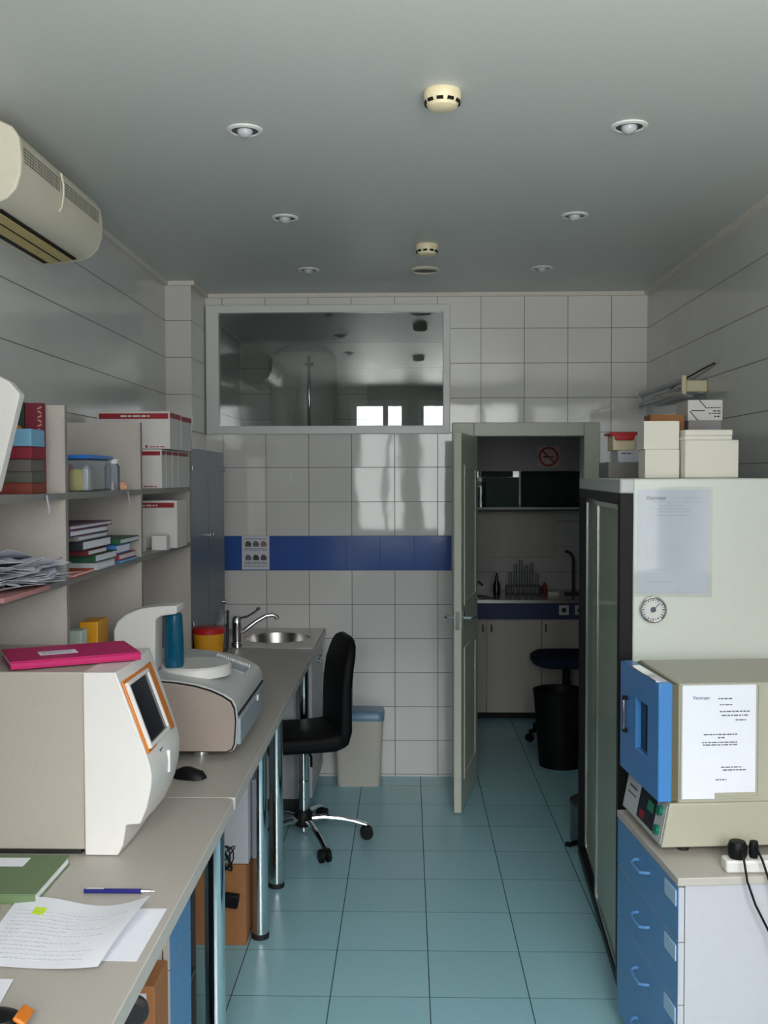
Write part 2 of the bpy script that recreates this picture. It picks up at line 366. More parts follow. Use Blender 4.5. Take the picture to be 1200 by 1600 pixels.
tubeleg(5.12, 'chrome tube leg', -.53)
o = thing('worktop', 'near grey laminate worktop carrying the papers, pen and orange-screened analyser', 'worktop', (-.9, 1.5, ZT))
mb = MB((-.9, 1.5, ZT)); pts = [(XL+.002, .35), (-.482, .35)]
for k in range(7):
    a = k/6*PI/2; pts.append((-.482-.03+.03*math.cos(a), 2.773-.03+.03*math.sin(a)))
pts.append((XL+.002, 2.773)); mb.prism(pts, 'Z', ZT-t, ZT); mb.build('board', M_top, o, smooth=False)
mb = MB((-.9, 1.5, ZT)); pa = pts[1:]; q = [(x+.0025, y) for x, y in pa]
for i in range(len(pa)-1):
    (x0, y0), (x1, y1) = pa[i], pa[i+1]; d = Vector((x1-x0, y1-y0, 0)).normalized(); nn = Vector((d.y, -d.x, 0))*.0028
    mb.add([(x0, y0, ZT-t), (x1, y1, ZT-t), (x1+nn.x, y1+nn.y, ZT-t), (x0+nn.x, y0+nn.y, ZT-t), (x0, y0, ZT), (x1, y1, ZT), (x1+nn.x, y1+nn.y, ZT), (x0+nn.x, y0+nn.y, ZT)],
           [(0, 1, 2, 3), (4, 7, 6, 5), (0, 4, 5, 1), (3, 2, 6, 7), (0, 3, 7, 4), (1, 5, 6, 2)])
mb.build('edging', M_topedge, o, label='pale edging strip')
# drawer units (blue fronts)
def drawer_unit(lab, loc, rz, face_sign, width, depth, top, z0, splits, group=None, bmat=M_lam, fm=M_bdraw, topm=None, nhandles=True):
    """local: front at x=0 looking towards -x*face_sign, near side y=0, runs to y=width, body into +x*face_sign."""
    f = face_sign; o = thing('drawer_unit', lab, 'drawers', loc, rz, group)
    zt = top-(.022 if topm else 0)
    MB().box(f*.019, .004, z0, f*depth, width-.004, zt).build('body', bmat, o, bev=.001)
    if topm: MB().box(-f*.004, -.004, zt, f*depth, width, top).build('top_board', topm, o, bev=.002)
    MB().box(f*.05, .03, 0, f*(depth-.03), width-.03, z0).build('plinth', M_black, o)
    for i in range(len(splits)-1):
        b, a = splits[i+1]+.003, splits[i]
        d = MB().box(0, 0, b, f*.015, width, a).build('drawer', bmat, o, label='blue drawer front with white edges')
        MB().box(-f*.0012, .0008, b+.0008, f*.0002, width-.0008, a-.0008).build('front_face', fm, d, smooth=False)
        if nhandles:
            ym, zm = width*.52, (a+b)/2+.02; w = .052
            MB().tube([(0, ym-w, zm), (-f*.014, ym-w, zm), (-f*.026, ym-w*.8, zm-.002), (-f*.029, ym, zm-.002), (-f*.026, ym+w*.8, zm-.002), (-f*.014, ym+w, zm), (0, ym+w, zm)], .0048, 8).build('handle', M_bdraw, d)
            MB().box(-f*.0045, .012, a-.055, -f*.001, .10, a-.012).build('label_holder', cmat('pale_blue_plastic', 170, 196, 222, .3) if 'pale_blue_plastic' not in bpy.data.materials else bpy.data.materials['pale_blue_plastic'], d, bev=.001)
            MB().box(-f*.0028, .016, a-.05, -f*.0012, .096, a-.017).build('label_card', M_paper2, d)
    return o
drawer_unit('white drawer unit with four blue fronts standing under the blue-doored oven', (.713, 2.66, 0), math.radians(4.8), 1, .55, .6, .70, .045, [.695-.022, .525, .356, .19, .05], topm=M_lam2)
# near pedestal
o = drawer_unit('grey pedestal with blue fronts under the near worktop by the chrome leg', (-.56, 2.335, 0), 0, -1, .225, .55, ZT-t-.002, .05, [.83, .598, .36, .06], bmat=M_shelf, nhandles=False)
o = thing('open_rack', 'narrow dark open rack holding binders between the blue pedestal and the chrome leg', 'shelf', (-.6, 2.57, 0))
MB((-.6, 2.57, 0)).box(-.96, 2.57, .05, -.575, 2.578, .83).box(-.96, 2.692, .05, -.575, 2.70, .83).box(-.96, 2.578, .05, -.575, 2.692, .065).box(-.96, 2.578, .42, -.575, 2.692, .435).box(-.96, 2.578, .815, -.575, 2.692, .83).box(-.96, 2.578, .065, -.95, 2.692, .815).build('rack_frame', M_dark, o)
MB((-.6, 2.57, 0)).box(-.94, 2.58, 0, -.59, 2.69, .05).build('plinth', M_black, o)
solo(MB().box(-.15, -.02, 0, .0, .02, .32), 'ring_binder', cmat('maroon_card', 110, 30, 50), 'maroon binder in the lower level of the rack beside the chrome leg', 'binder', (-.585, 2.602, .066), bev=.002)
solo(MB().box(-.15, -.018, 0, .0, .018, .32), 'ring_binder', cmat('dark_teal_card', 30, 66, 74), 'dark teal binder next to the maroon one in the rack under the worktop', 'binder', (-.585, 2.644, .066), bev=.002)
solo(MB().box(-.22, -.03, 0, .0, .03, .30), 'ring_binder', cmat('dark_grey_card', 52, 46, 44), 'dark grey binder on the upper level of the rack under the worktop', 'binder', (-.585, 2.625, .436), bev=.002)
# cardboard box in front of the pedestal
o = thing('cardboard_box', 'brown cardboard box with a torn white label against the pedestal under the near worktop', 'box', (-.665, 2.25, 0))
MB((-.665, 2.25, 0)).box(-.80, 2.2, 0, -.562, 2.325, .63).build('carton', M_card, o, bev=.002)
MB((-.665, 2.25, 0)).box(-.615, 2.197, .60, -.58, 2.2, .615).build('label_sticker', M_paper2, o)
o = thing('headset', 'black round ear pad hanging in front of the cardboard box under the near worktop', 'headphones', (-.592, 2.13, .612))
MB().lathe([(0, -.016), (.026, -.016), (.034, -.006), (.034, .008), (.024, .016), (0, .016)], n=24).build('ear_pad', M_dark, o).rotation_euler = (PI/2, 0, .3)
MB().tube([(0, 0, .03), (-.01, 0, .1), (-.03, 0, .18), (-.03, 0, .222)], .003, 8).build('cable', M_black, o)
# carton + white casing under the long worktop
o = thing('cardboard_box', 'brown carton standing on the floor under the white casing behind the first chrome leg', 'box', (-.7, 3.85, 0))
MB((-.7, 3.85, 0)).box(-.84, 3.745, 0, -.607, 4.05, .306).build('carton', M_card, o, bev=.002)
MB((-.7, 3.85, 0)).box(-.7385, 3.7425, .02, -.736, 3.745, .29).build('flap_seam', M_dark, o)
solo(MB().box(-.13, -.16, 0, .0, .15, .30).box(-.12, -.163, .02, -.01, -.16, .28), 'computer_case', M_lam, 'white computer casing set on top of the brown carton', 'computer', (-.6, 3.915, .306), bev=.004)
o = thing('power_adapter', 'black power adapter with bundled cable hanging in front of the brown carton', 'adapter', (-.655, 3.70, .19))
MB().rbox((0, 0, 0), (.055, .03, .05), (0, .15, 0)).build('adapter_body', M_black, o, bev=.005)
mb = MB()
for k in range(5):
    ph = k*1.1; mb.tube([(-.03+.028*math.cos(a+ph)*(1+.15*k), -.006+.008*math.sin(2*a+ph), .16+.045*math.sin(a)) for a in [i*2*PI/14 for i in range(15)]], .0026, 6)
mb.tube([(-.03, 0, .12), (-.05, .0, .06), (-.04, 0, .0), (-.02, 0, 0)], .0026, 6); mb.tube([(-.03, 0, .2), (-.06, 0, .35), (-.07, 0, .5), (-.07, 0, .64)], .0026, 6)
mb.build('cable', M_black, o)
# sink cabinet
o = thing('sink_cabinet', 'white base cabinet under the steel sink at the far wall', 'cabinet', (-.8, 5.55, 0))
mb = MB((-.8, 5.55, 0)); mb.box(-1.17, 5.23, .08, -.518, 5.25, .834).box(-1.17, 5.885, .08, -.518, 5.905, .834).box(-1.17, 5.25, .08, -.518, 5.885, .1).box(-1.17, 5.25, .1, -1.155, 5.885, .834); mb.build('body', M_lam, o, bev=.001)
MB((-.8, 5.55, 0)).box(-1.15, 5.25, 0, -.56, 5.88, .08).build('plinth', M_dark, o)
for y0, y1, yk in ((5.232, 5.565, 5.52), (5.571, 5.903, 5.615)):
    d = MB((-.8, 5.55, 0)).box(-.516, y0, .085, -.499, y1, .832).build('door', M_lam, o, bev=.0015)
    MB((-.8, 5.55, 0)).cyl((-.5, yk, .755), (-.483, yk, .755), .011, 14).cyl((-.484, yk, .755), (-.478, yk, .755), .015, 14).build('knob', M_chrome, d)
# sink
o = thing('sink', 'round-basined stainless steel sink at the far end of the worktop', 'sink', (-.72, 5.565, ZT))
cx, cy, R0 = -.722, 5.565, .182; n = 48; mb = MB((-.72, 5.565, ZT))
bx0, bx1, by0, by1 = -.985, -.487, 5.205, 5.9
vi, vo = [], []
for k in range(n):
    a = (k+.5)*2*PI/n; dx, dy = math.cos(a), math.sin(a)
    tt = min(((bx1-cx)/dx if dx > 0 else (bx0-cx)/dx) if abs(dx) > 1e-6 else 9, ((by1-cy)/dy if dy > 0 else (by0-cy)/dy) if abs(dy) > 1e-6 else 9)
    vi.append((cx+R0*dx, cy+R0*dy)); vo.append((cx+tt*dx, cy+tt*dy))
vo = [((bx1 if abs(x-bx1) < .02 else bx0 if abs(x-bx0) < .02 else x), (by1 if abs(y-by1) < .02 else by0 if abs(y-by0) < .02 else y)) for x, y in vo]
prof = [(1, .0045, 0), (1, 0, 0)]
secs = [[(x, y, ZT+.001) for x, y in vo], [(x, y, ZT+.006) for x, y in vo], [(cx+(x-cx)*1.06, cy+(y-cy)*1.06, ZT+.005) for x, y in vi], [(x, y, ZT+.002) for x, y in vi],
        [(cx+(x-cx)*.97, cy+(y-cy)*.97, ZT-.05) for x, y in vi], [(cx+(x-cx)*.9, cy+(y-cy)*.9, ZT-.12) for x, y in vi], [(cx+(x-cx)*.75, cy+(y-cy)*.75, ZT-.145) for x, y in vi], [(cx+(x-cx)*.15, cy+(y-cy)*.15, ZT-.15) for x, y in vi]]
mb.loft(secs, False); mb.build('basin', M_steel, o)
MB((-.72, 5.565, ZT)).lathe([(0, -.152), (.03, -.15), (.028, -.146), (0, -.146)], (cx, cy, ZT)).build('drain', M_chrome, o)
o = thing('faucet', 'chrome mixer tap with long elbow lever behind the steel sink', 'tap', (-.9, 5.31, ZT+.006))
MB().lathe([(0, 0), (.03, 0), (.03, .008), (.025, .012), (.025, .09), (.027, .1), (.025, .135), (.016, .15), (0, .153)], n=28).build('tap_body', M_chrome, o)
MB().tube([(.01, .0, .06), (.04, .0, .075), (.10, .02, .12), (.15, .03, .148), (.185, .035, .152), (.205, .04, .142), (.208, .04, .128)], [.013, .012, .011, .011, .0115, .012, .012], 14).build('spout', M_chrome, o)
MB().tube([(.0, 0, .135), (.02, -.01, .140), (.06, -.02, .152), (.10, -.03, .176), (.118, -.032, .192)], [.009, .007, .006, .006, .007], 12).lathe([(0, -.011), (.011, -.005), (.011, .006), (0, .011)], (.12, -.032, .195), 14).build('lever', M_chrome, o)
# glasses near the sink
for i, (x, y, r, h, lab) in enumerate([(-.955, 5.15, .034, .13, 'clear glass beaker beside the tap, nearer of the two'), (-.985, 5.33, .04, .17, 'taller clear glass jar beside the tap under the slate blue cabinet')]):
    solo(MB().lathe([(0, 0), (r, 0), (r, h), (r*1.06, h+.004), (r*.93, h), (r*.93, .005), (0, .005)], n=24), 'glass_jar', M_clear, lab, 'jar', (x, y, ZT+.0065 if y > 5.205 else ZT))
o = thing('sharps_tub', 'yellow tub with red lid on the worktop between the grey analyser and the tap', 'container', (-.91, 4.60, ZT))
MB().lathe([(0, 0), (.058, 0), (.071, .178), (0, .178)], n=32).build('tub', M_yel, o)
MB().lathe([(0, .178), (.075, .178), (.075, .196), (.068, .203), (.03, .206), (0, .206)], n=32).build('lid', M_redp, o, label='red lid')
solo(MB().box(-.025, -.03, 0, .025, .03, .195), 'small_box', M_dark, 'dark upright box just left of the yellow tub with red lid', 'box', (-1.003, 4.575, ZT), bev=.004)
# ------------------------------------------------------------------ analyser with orange-framed screen
A0 = (-.9, 2.34, ZT)
o = thing('blood_analyser', 'white and beige analyser with an orange-framed dark screen facing the aisle', 'lab machine', A0)
MB(A0).box(-1.16, 2.345, ZT+.012, -.757, 2.74, 1.302).build('housing', M_beige, o, bev=.004, label='beige metal housing')
MB(A0).box(-1.14, 2.349, ZT+.001, -.77, 2.73, ZT+.012).build('feet', M_rubber, o)
prof = [(-.757, .872), (-.680, .872), (-.668, .895), (-.660, .944), (-.626, .947), (-.611, .985), (-.601, 1.03), (-.599, 1.06), (-.603, 1.085), (-.610, 1.107), (-.645, 1.205), (-.681, 1.303), (-.757, 1.303)]
def sec(y, dx, sh=0):
    out = []
    for x, z in prof:
        k = max(0, min(1, (x+.757)/.14)); out.append((x+dx*k, y, z))
    return out
MB(A0).loft([sec(2.336, 0), sec(2.36, .003), sec(2.44, .009), sec(2.54, .009), sec(2.62, .002), sec(2.68, -.012)]).build('front_shell', M_wp, o, bev=.0025, ang=30)
# tilted face frame
p0, p1 = Vector((-.681, 0, 1.303)), Vector((-.610, 0, 1.107)); fd = (p1-p0).normalized(); fn = Vector((-fd.z, 0, fd.x)); fn = fn if fn.x > 0 else -fn
def onface(u, y, w): return p0+fd*u+fn*w+Vector((0, y, 0))
def faceplate(u0, u1, y0, y1, w0, w1):
    vs = [onface(u, y, w) for w in (w0, w1) for (u, y) in ((u0, y0), (u1, y0), (u1, y1), (u0, y1))]
    return MB(A0).add(vs, [(0, 1, 2, 3), (7, 6, 5, 4), (0, 4, 5, 1), (1, 5, 6, 2), (2, 6, 7, 3), (3, 7, 4, 0)])
fp = faceplate(.026, .206, 2.343, 2.605, 0, .007).build('screen_surround', M_orange, o, bev=.003, label='orange screen surround')
def framering(u0, u1, y0, y1, b, w0, w1):
    mb = MB(A0)
    for (a, c_, d, e) in ((u0, u0+b, y0, y1), (u1-b, u1, y0, y1), (u0+b, u1-b, y0, y0+b), (u0+b, u1-b, y1-b, y1)):
        vs = [onface(u, y, w) for w in (w0, w1) for (u, y) in ((a, d), (c_, d), (c_, e), (a, e))]
        mb.add(vs, [(0, 1, 2, 3), (7, 6, 5, 4), (0, 4, 5, 1), (1, 5, 6, 2), (2, 6, 7, 3), (3, 7, 4, 0)])
    return mb
framering(.033, .197, 2.349, 2.535, .009, .006, .016).build('screen_frame', M_wp, fp, bev=.001, label='pale screen frame')
faceplate(.042, .188, 2.358, 2.526, .006, .010).build('screen', M_screen, fp, smooth=False, label='dark screen')
MB(A0).box(-.6, 2.47, 1.03, -.5865, 2.482, 1.085).build('sample_slot', M_upvc, o, bev=.002)
MB(A0).box(-.612, 2.42, 1.094, -.598, 2.45, 1.10).build('printed_mark', M_ink, o)
# pink folder on the analyser
o = thing('folder', 'bright pink box folder with a white label lying on top of the white analyser', 'folder', (-.931, 2.347, 1.306), math.radians(27.5))
MB().box(0, 0, 0, .305, .20, .0035).box(0, .002, .0155, .305, .20, .019).box(0, 0, .0035, .305, .0035, .0155).build('cover', M_pink, o, bev=.001)
MB().box(.003, .005, .0035, .302, .197, .0155).build('pages', M_paper2, o)
lb = MB().box(.075, .065, .019, .165, .115, .0195).build('paper_label', M_paper, o, label='white paper label')
mb = MB()
for k, y in enumerate((.073, .081, .092, .1)):
    x = .082
    while x < .155:
        w = random.uniform(.006, .018); mb.box(x, y, .0195, min(x+w, .158), y+.0022, .0198); x += w+.004
mb.build('printed_text', M_ink, lb)
# ------------------------------------------------------------------ second analyser (taupe sides)
B0 = (-.75, 3.4, ZT)
o = thing('coagulation_analyser', 'low grey analyser with taupe sides and a round tray on top, beyond the mouse', 'lab machine', B0)
prof2 = [(-.962, .895), (-.560, .895), (-.545, .903), (-.538, .92), (-.533, 1.0), (-.537, 1.04), (-.548, 1.062), (-.576, 1.08), (-.612, 1.096), (-.66, 1.11), (-.72, 1.12), (-.80, 1.127), (-.962, 1.13)]
MB(B0).prism(prof2, 'Y', 3.142, 3.71).build('housing', M_gp, o, bev=.006)
def inset(pr, d): return [(-.962 if x < -.95 else x-d, z+(d if z < .93 else -d)) for x, z in pr]
MB(B0).prism(inset(prof2, .003), 'Y', 3.137, 3.1425).build('seam', M_black, o)
MB(B0).prism(inset(prof2, .006), 'Y', 3.13, 3.1375).build('side_panel', M_taupe, o, bev=.003, label='taupe side panel')
MB(B0).box(-.545, 3.16, .915, -.526, 3.69, 1.0).build('lower_panel', M_bluegrey, o, bev=.004)
MB(B0).box(-.54, 3.16, 1.008, -.5300, 3.69, 1.015).build('front_groove', M_black, o)
MB(B0).box(-.5275, 3.5, .98, -.52, 3.52, 1.0).build('latch', M_wp, o, bev=.002)
MB(B0).lathe([(0, 1.105), (.118, 1.105), (.116, 1.134), (.108, 1.140), (0, 1.137)], (-.705, 3.35, 0), 40).build('round_tray', M_wp, o)
gr = MB(B0).rbox((-.622, 3.535, 1.098), (.115, .10, .006), (0, .34, 0)).build('vent_plate', M_bluegrey, o)
mb = MB(B0)
for k in range(16): mb.rbox((-.622+(k-7.5)*.0075, 3.60, 1.103-(k-7.5)*.00265), (.005, .018, .012), (0, .34, 0))
mb.build('vent_slats', M_wp, gr)
for x, y in ((-.66, 3.2), (-.66, 3.64), (-.93, 3.2), (-.93, 3.64)): MB(B0).lathe([(0, .0), (.024, .0), (.026, .012), (.022, .03), (0, .03)], (x, y, ZT), 20).build('foot', M_chrome, o)
# dispenser tower with teal bottle on the analyser
o = thing('reagent_dispenser', 'white rounded upright unit with a teal bottle standing on the grey analyser', 'lab device', (-.85, 3.28, 1.13))
D0 = (-.85, 3.28, 1.13)
pr = [(-.945, 1.1315), (-.815, 1.1315), (-.812, 1.30), (-.79, 1.312), (-.742, 1.318), (-.742, 1.345), (-.80, 1.343), (-.86, 1.335), (-.905, 1.318), (-.935, 1.295), (-.948, 1.265)]
MB(D0).prism(pr, 'Y', 3.235, 3.34).build('tower', M_wp, o, bev=.005)
MB(D0).lathe([(0, 1.1405), (.030, 1.1405), (.033, 1.155), (.031, 1.24), (.028, 1.31), (.02, 1.318), (0, 1.318)], (-.763, 3.283, 0), 28).build('bottle', M_teal, o, label='teal translucent bottle')
# mouse
o = thing('computer_mouse', 'small black and silver computer mouse on the worktop in front of the grey analyser', 'mouse', (-.645, 2.96, ZT), math.radians(-20))
secs = []
for t_, w, h in ((-.052, .012, .010), (-.045, .024, .02), (-.02, .031, .031), (.01, .030, .034), (.035, .026, .026), (.05, .014, .012)):
    secs.append([(t_, w*math.cos(a), .001+max(0, h*math.sin(a))) for a in [i*PI/8 for i in range(9)]])
MB().loft(secs).build('mouse_shell', M_black, o)
MB().rbox((.022, 0, .0315), (.04, .012, .004), (0, .16, 0)).build('scroll_strip', M_steel, o, bev=.001, label='silver centre strip')
# ------------------------------------------------------------------ near worktop stationery
o = thing('notebook', 'olive green hardback notebook lying in front of the beige analyser housing', 'book', (-.775, 2.065, ZT))
MB().box(-.19, 0, 0, 0, .22, .003).box(-.19, 0, .019, 0, .22, .022).box(-.19, 0, .003, 0, .003, .019).build('cover', M_green, o, bev=.001)
MB().box(-.188, .004, .003, -.004, .216, .019).build('pages', M_paper, o)
MB().box(-.16, .15, .022, -.083, .20, .0224).build('paper_label', M_paper, o, label='white paper label')
o = thing('pen', 'dark blue ballpoint pen lying on the near worktop behind the papers', 'pen', (-.618, 2.125, ZT+.0056))
MB().cyl((-.073, 0, 0), (.05, 0, 0), .0052, 12).lathe([(0, 0), (.0052, 0)], (0, 0, 0), 4).build('barrel', M_navy, o)
MB().tube([(.05, 0, 0), (.068, 0, 0), (.078, 0, 0)], [.005, .0028, .0008], 12).build('tip', M_chrome, o)
MB().rbox((-.05, -.002, .0058), (.04, .004, .0016)).build('clip', M_chrome, o)
def curled(x, y, lift): return lift
def sheet_thing(name, lab, corners, liftfn, m, nu=14, nv=10, group=None):
    c0 = Vector(corners[0]); a, b, c_, d = [Vector(q)-c0 for q in corners]
    def fn(u, v):
        p = a*(1-u)*(1-v)+b*u*(1-v)+c_*u*v+d*(1-u)*v; return (p.x, p.y, p.z+liftfn(u, v))
    mb = MB().sheet(fn, nu, nv); return fn, mb, c0
zt = ZT+.0006
fn, mb, c0 = sheet_thing('paper', '', [(-.83, 1.80, zt), (-.70, 1.80, zt), (-.496, 1.81, zt), (-.62, 1.81, zt)], lambda u, v: 0, M_paper)
# lower sheet of the pair
def flat(corn, lift, z):
    c0 = Vector(corn[0]+(z,)); P = [Vector(q+(z,))-c0 for q in corn]
    def fn(u, v):
        p = P[0]*(1-u)*(1-v)+P[1]*u*(1-v)+P[2]*u*v+P[3]*(1-u)*v; return Vector((p.x, p.y, lift(u, v)))
    return fn, c0
fn, c0 = flat([(-.79, 1.83), (-.498, 1.822), (-.496, 2.05), (-.79, 2.045)], lambda u, v: 0.0, ZT+.0004)
o = solo(MB().sheet(fn, 6, 5), 'paper_sheet', M_paper, 'flat printed sheet partly hidden under the curled sheet on the near worktop', 'paper', c0)
fn, c0 = flat([(-.80, 1.80), (-.555, 1.775), (-.525, 2.03), (-.82, 2.10)], lambda u, v: .0022+.030*(max(0, (u-.45)/.55)**2)*(.35+.65*v)+.010*math.sin(v*PI)*u*.6+.004*math.sin(u*7)*v, ZT+.0008)
o = thing('paper_sheet', 'curled printed sheet with a yellow highlighter mark on the near worktop', 'paper', c0)
MB().sheet(fn, 22, 16).build('sheet', M_paper, o)
def mark(fn, mb, u0, u1, v0, v1, h=.0009):
    q = [fn(u0, v0), fn(u1, v0), fn(u1, v1), fn(u0, v1)]; up_ = Vector((0, 0, h)); lo = Vector((0, 0, .0005))
    mb.add([p+lo for p in q]+[p+up_ for p in q], [(0, 3, 2, 1), (4, 5, 6, 7), (0, 1, 5, 4), (1, 2, 6, 5), (2, 3, 7, 6), (3, 0, 4, 7)])
mb = MB()
for r in range(13):
    v = .10+r*.055; u = .06+.02*random.random(); end = random.uniform(.45, .9)
    while u < end:
        w = random.uniform(.02, .05); mark(fn, mb, u, u+w, v, v+.012); u += w+.012
mb.build('printed_text', M_inkp, o)
mb = MB(); mark(fn, mb, .19, .28, .72, .83, .0013); mb.build('highlighter_mark', cmat('highlighter', 200, 235, 60), o, label='yellow-green highlighter mark')
fn, c0 = flat([(-.86, 1.62), (-.685, 1.64), (-.695, 1.745), (-.86, 1.75)], lambda u, v: .004*u*v, ZT+.0004)
solo(MB().sheet(fn, 6, 5), 'paper_sheet', M_paper, 'white sheet cut off by the lower left corner of the picture', 'paper', c0)
solo(MB().box(0, 0, 0, .12, .1, .012), 'phone', M_black, 'black flat device peeping out under the curled sheet at the left edge', 'phone', (-.955, 1.935, ZT), bev=.003)
o = thing('tape_cutter', 'black holder with an orange band at the bottom left corner of the near worktop', 'cutter', (-.668, 1.585, ZT))
MB().lathe([(0, 0), (.052, 0), (.055, .01), (.045, .026), (.02, .034), (0, .035)], n=28, sx=1, sy=.62).build('holder_body', M_black, o)
secs = []
for dx in (.008, .03):
    secs.append([(dx+.3*r*.02, -.034+.068*k/8, .002+.0355*math.sin(PI*min(1, max(0, (k+.6)/9.2)))) for k in range(9) for r in (0,)])
MB().rbox((.052, -.0, .0265), (.022, .044, .008), (0, .55, 0)).build('band', M_orange, o, bev=.003, label='orange band')
# ------------------------------------------------------------------ shelving on the left wall
X0, X1 = XL+.003, -.97
o = thing('shelving_unit', 'grey open shelving with tall dividers along the left wall at the back of the worktop', 'shelves', (-1.14, 3.3, ZT))
SB = (-1.14, 3.3, ZT)
for yy, tp in ((2.06, 1.962), (2.87, 1.962), (3.685, 1.957), (4.515, 1.957)):
    d = MB(SB).box(X0, yy-.009, ZT+.001, X1, yy+.009, tp).build('divider', M_shelf, o, smooth=False)
    MB(SB).box(X1-.0005, yy-.009, ZT+.001, X1+.001, yy+.009, tp).build('edging', M_shelfedge, d, smooth=False)
for z in (1.468, 1.713):
    for y0, y1 in ((2.069, 2.861), (2.879, 3.676), (3.694, 4.506)):
        d = MB(SB).box(X0, y0, z-.018, X1-.002, y1, z).build('shelf', M_shelf, o, smooth=False)
        MB(SB).box(X1-.002, y0, z-.018, X1-.0005, y1, z).build('edging', M_shelfedge, d, smooth=False)
ZL, ZU = 1.4685, 1.7135
# hanging tag strips on the upper shelf edge
for x, y, lab in ((-.966, 2.70, 'loose white tape end hanging off the upper shelf under the red books'), (-.966, 3.49, 'curled white tape end hanging from the upper shelf left of the middle divider')):
    solo(MB().sheet(lambda u, v: (v*.006*math.sin(v*3), (u-.5)*.014+.012*v*v, -.05*v), 3, 6, .0005), 'paper_tag', M_paper2, lab, 'tape', (x, y, ZU-.004))
# books on the upper shelf, near cubby
bk = [('brown', 120, 52, 42, .030, .235), ('sage grey', 84, 84, 76, .030, .242), ('slate grey', 92, 88, 88, .033, .248), ('crimson', 122, 24, 44, .034, .25)]
z = ZU
def flatbook(lab, c_, th, w, d, loc, rz=0, page=True, group=None):
    o = thing('book', lab, 'book', loc, rz, group)
    m = cmat('cover_%d_%d_%d' % c_, *c_, .5)
    MB().box(-w, 0, 0, 0, d, .003).box(-w, 0, th-.003, 0, d, th).box(-w, 0, .003, 0, .004, th-.003).build('cover', m, o, bev=.001)
    if not page: MB().box(-.004, .004, .003, 0, d, th-.003).build('wrap', m, o)
    MB().box(-w+.002, .005, .003, -.004, d-.003, th-.003).build('pages', M_paper2, o)
    return o
for nm, r, g, b, th, w in bk:
    flatbook('%s hardback lying in the pile on the upper shelf, nearest cubby' % nm, (r, g, b), th-.001, w, .10, (-.992-random.uniform(0, .006), 2.67, z), page=False, group='books piled on the upper shelf'); z += th
o = thing('file_box', 'blue and turquoise catalogue lying on top of the book pile on the upper shelf', 'book', (-.995, 2.67, z), 0, 'books piled on the upper shelf')
MB().box(-.25, 0, 0, 0, .10, .046).build('cover', cmat('turquoise_card', 110, 160, 190), o, bev=.002)
MB().box(-.24, -.0008, .002, -.048, .0, .044).build('blue_panel', cmat('blue_print', 52, 84, 148), o)
o = thing('book', 'tall wine red album with stitched edge standing behind the book pile', 'book', (-1.017, 2.79, ZU))
MB().box(-.040, 0, 0, .008, .03, .25).build('cover', cmat('wine_cloth', 112, 20, 44), o, bev=.002)
mb = MB()
for k in range(19): mb.rbox((.002, -.0012, .02+k*.012), (.012, .002, .003), (0, .6 if k % 2 else -.4, 0))
mb.build('stitching', cmat('cream_thread', 200, 160, 130), o)
o = thing('book', 'dark green tall book with an orange disc standing beside the wine red album', 'book', (-1.0585, 2.79, ZU))
MB().box(-.06, 0, 0, .0, .03, .252).build('cover', cmat('bottle_green', 28, 44, 30), o, bev=.002)
MB().cyl((-.02, 0, .175), (-.02, -.0015, .175), .014, 20).build('disc_print', M_orange, o)
o = thing('folder', 'white folder leaning on the upper shelf at the left edge of the picture', 'folder', (-1.05, 2.44, ZU))
f_ = MB().add([(0, 0, 0), (.055, 0, .01), (.115, 0, .245), (.09, 0, .275), (.02, 0, .31), (-.03, 0, .29), (0, .03, 0), (.055, .03, .01), (.115, .03, .245), (.09, .03, .275), (.02, .03, .31), (-.03, .03, .29)],
     [(0, 1, 2, 3, 4, 5), (11, 10, 9, 8, 7, 6)]+[(i, 6+i, 6+(i+1) % 6, (i+1) % 6) for i in range(6)]).build('folder_body', M_wp, o, bev=.001)
mb = MB()
for k in range(5): mb.rbox((.058-k*.006, -.0008, .15-k*.014), (.018, .0012, .004), (0, -1.25, 0))
mb.build('printed_text', cmat('blue_ink', 90, 130, 180), o)
# loose papers heap on the lower shelf
mb = MB()
for k in range(60):
    cyp = 2.20+.56*random.random(); hk = .85-.5*max(0, (cyp-2.5)/.3); zz = ZL+.014+k*.0013*hk; rr = random.uniform(-.7, .7)
    cxp = random.uniform(-1.10, -1.03); tx = random.uniform(-.10, .10); ty = random.uniform(-.10, .10); lf = random.uniform(0, .03); cv = random.uniform(-.014, .014); ph = random.uniform(0, 3)
    def fnp(u, v, cxp=cxp, cyp=cyp, zz=zz, rr=rr, tx=tx, ty=ty, lf=lf, cv=cv, ph=ph):
        a, b = (u-.5)*.2, (v-.5)*.27; x = a*math.cos(rr)-b*math.sin(rr); y = a*math.sin(rr)+b*math.cos(rr)
        return (min(max(cxp+x, X0+.012), -.915), min(max(cyp+y, 2.075), 2.855), max(ZL+.0135, zz+a*tx+b*ty+lf*(u*u)*(1-v)+cv*math.sin(u*4+v*3+ph)))
    mb.sheet(fnp, 8, 9, .0007)
tag(mb.build('paper_heap', M_paper2, ang=20), 'untidy heap of loose papers spilling along the lower shelf in the nearest cubby', 'papers', kind='stuff')
o = solo(MB().box(-.2, 0, 0, .0, .30, .012), 'folder', cmat('dusty_pink_card', 168, 120, 118), 'dusty pink folder sticking out under the heap of papers on the lower shelf', 'folder', (-.925, 2.30, ZL), bev=.001)
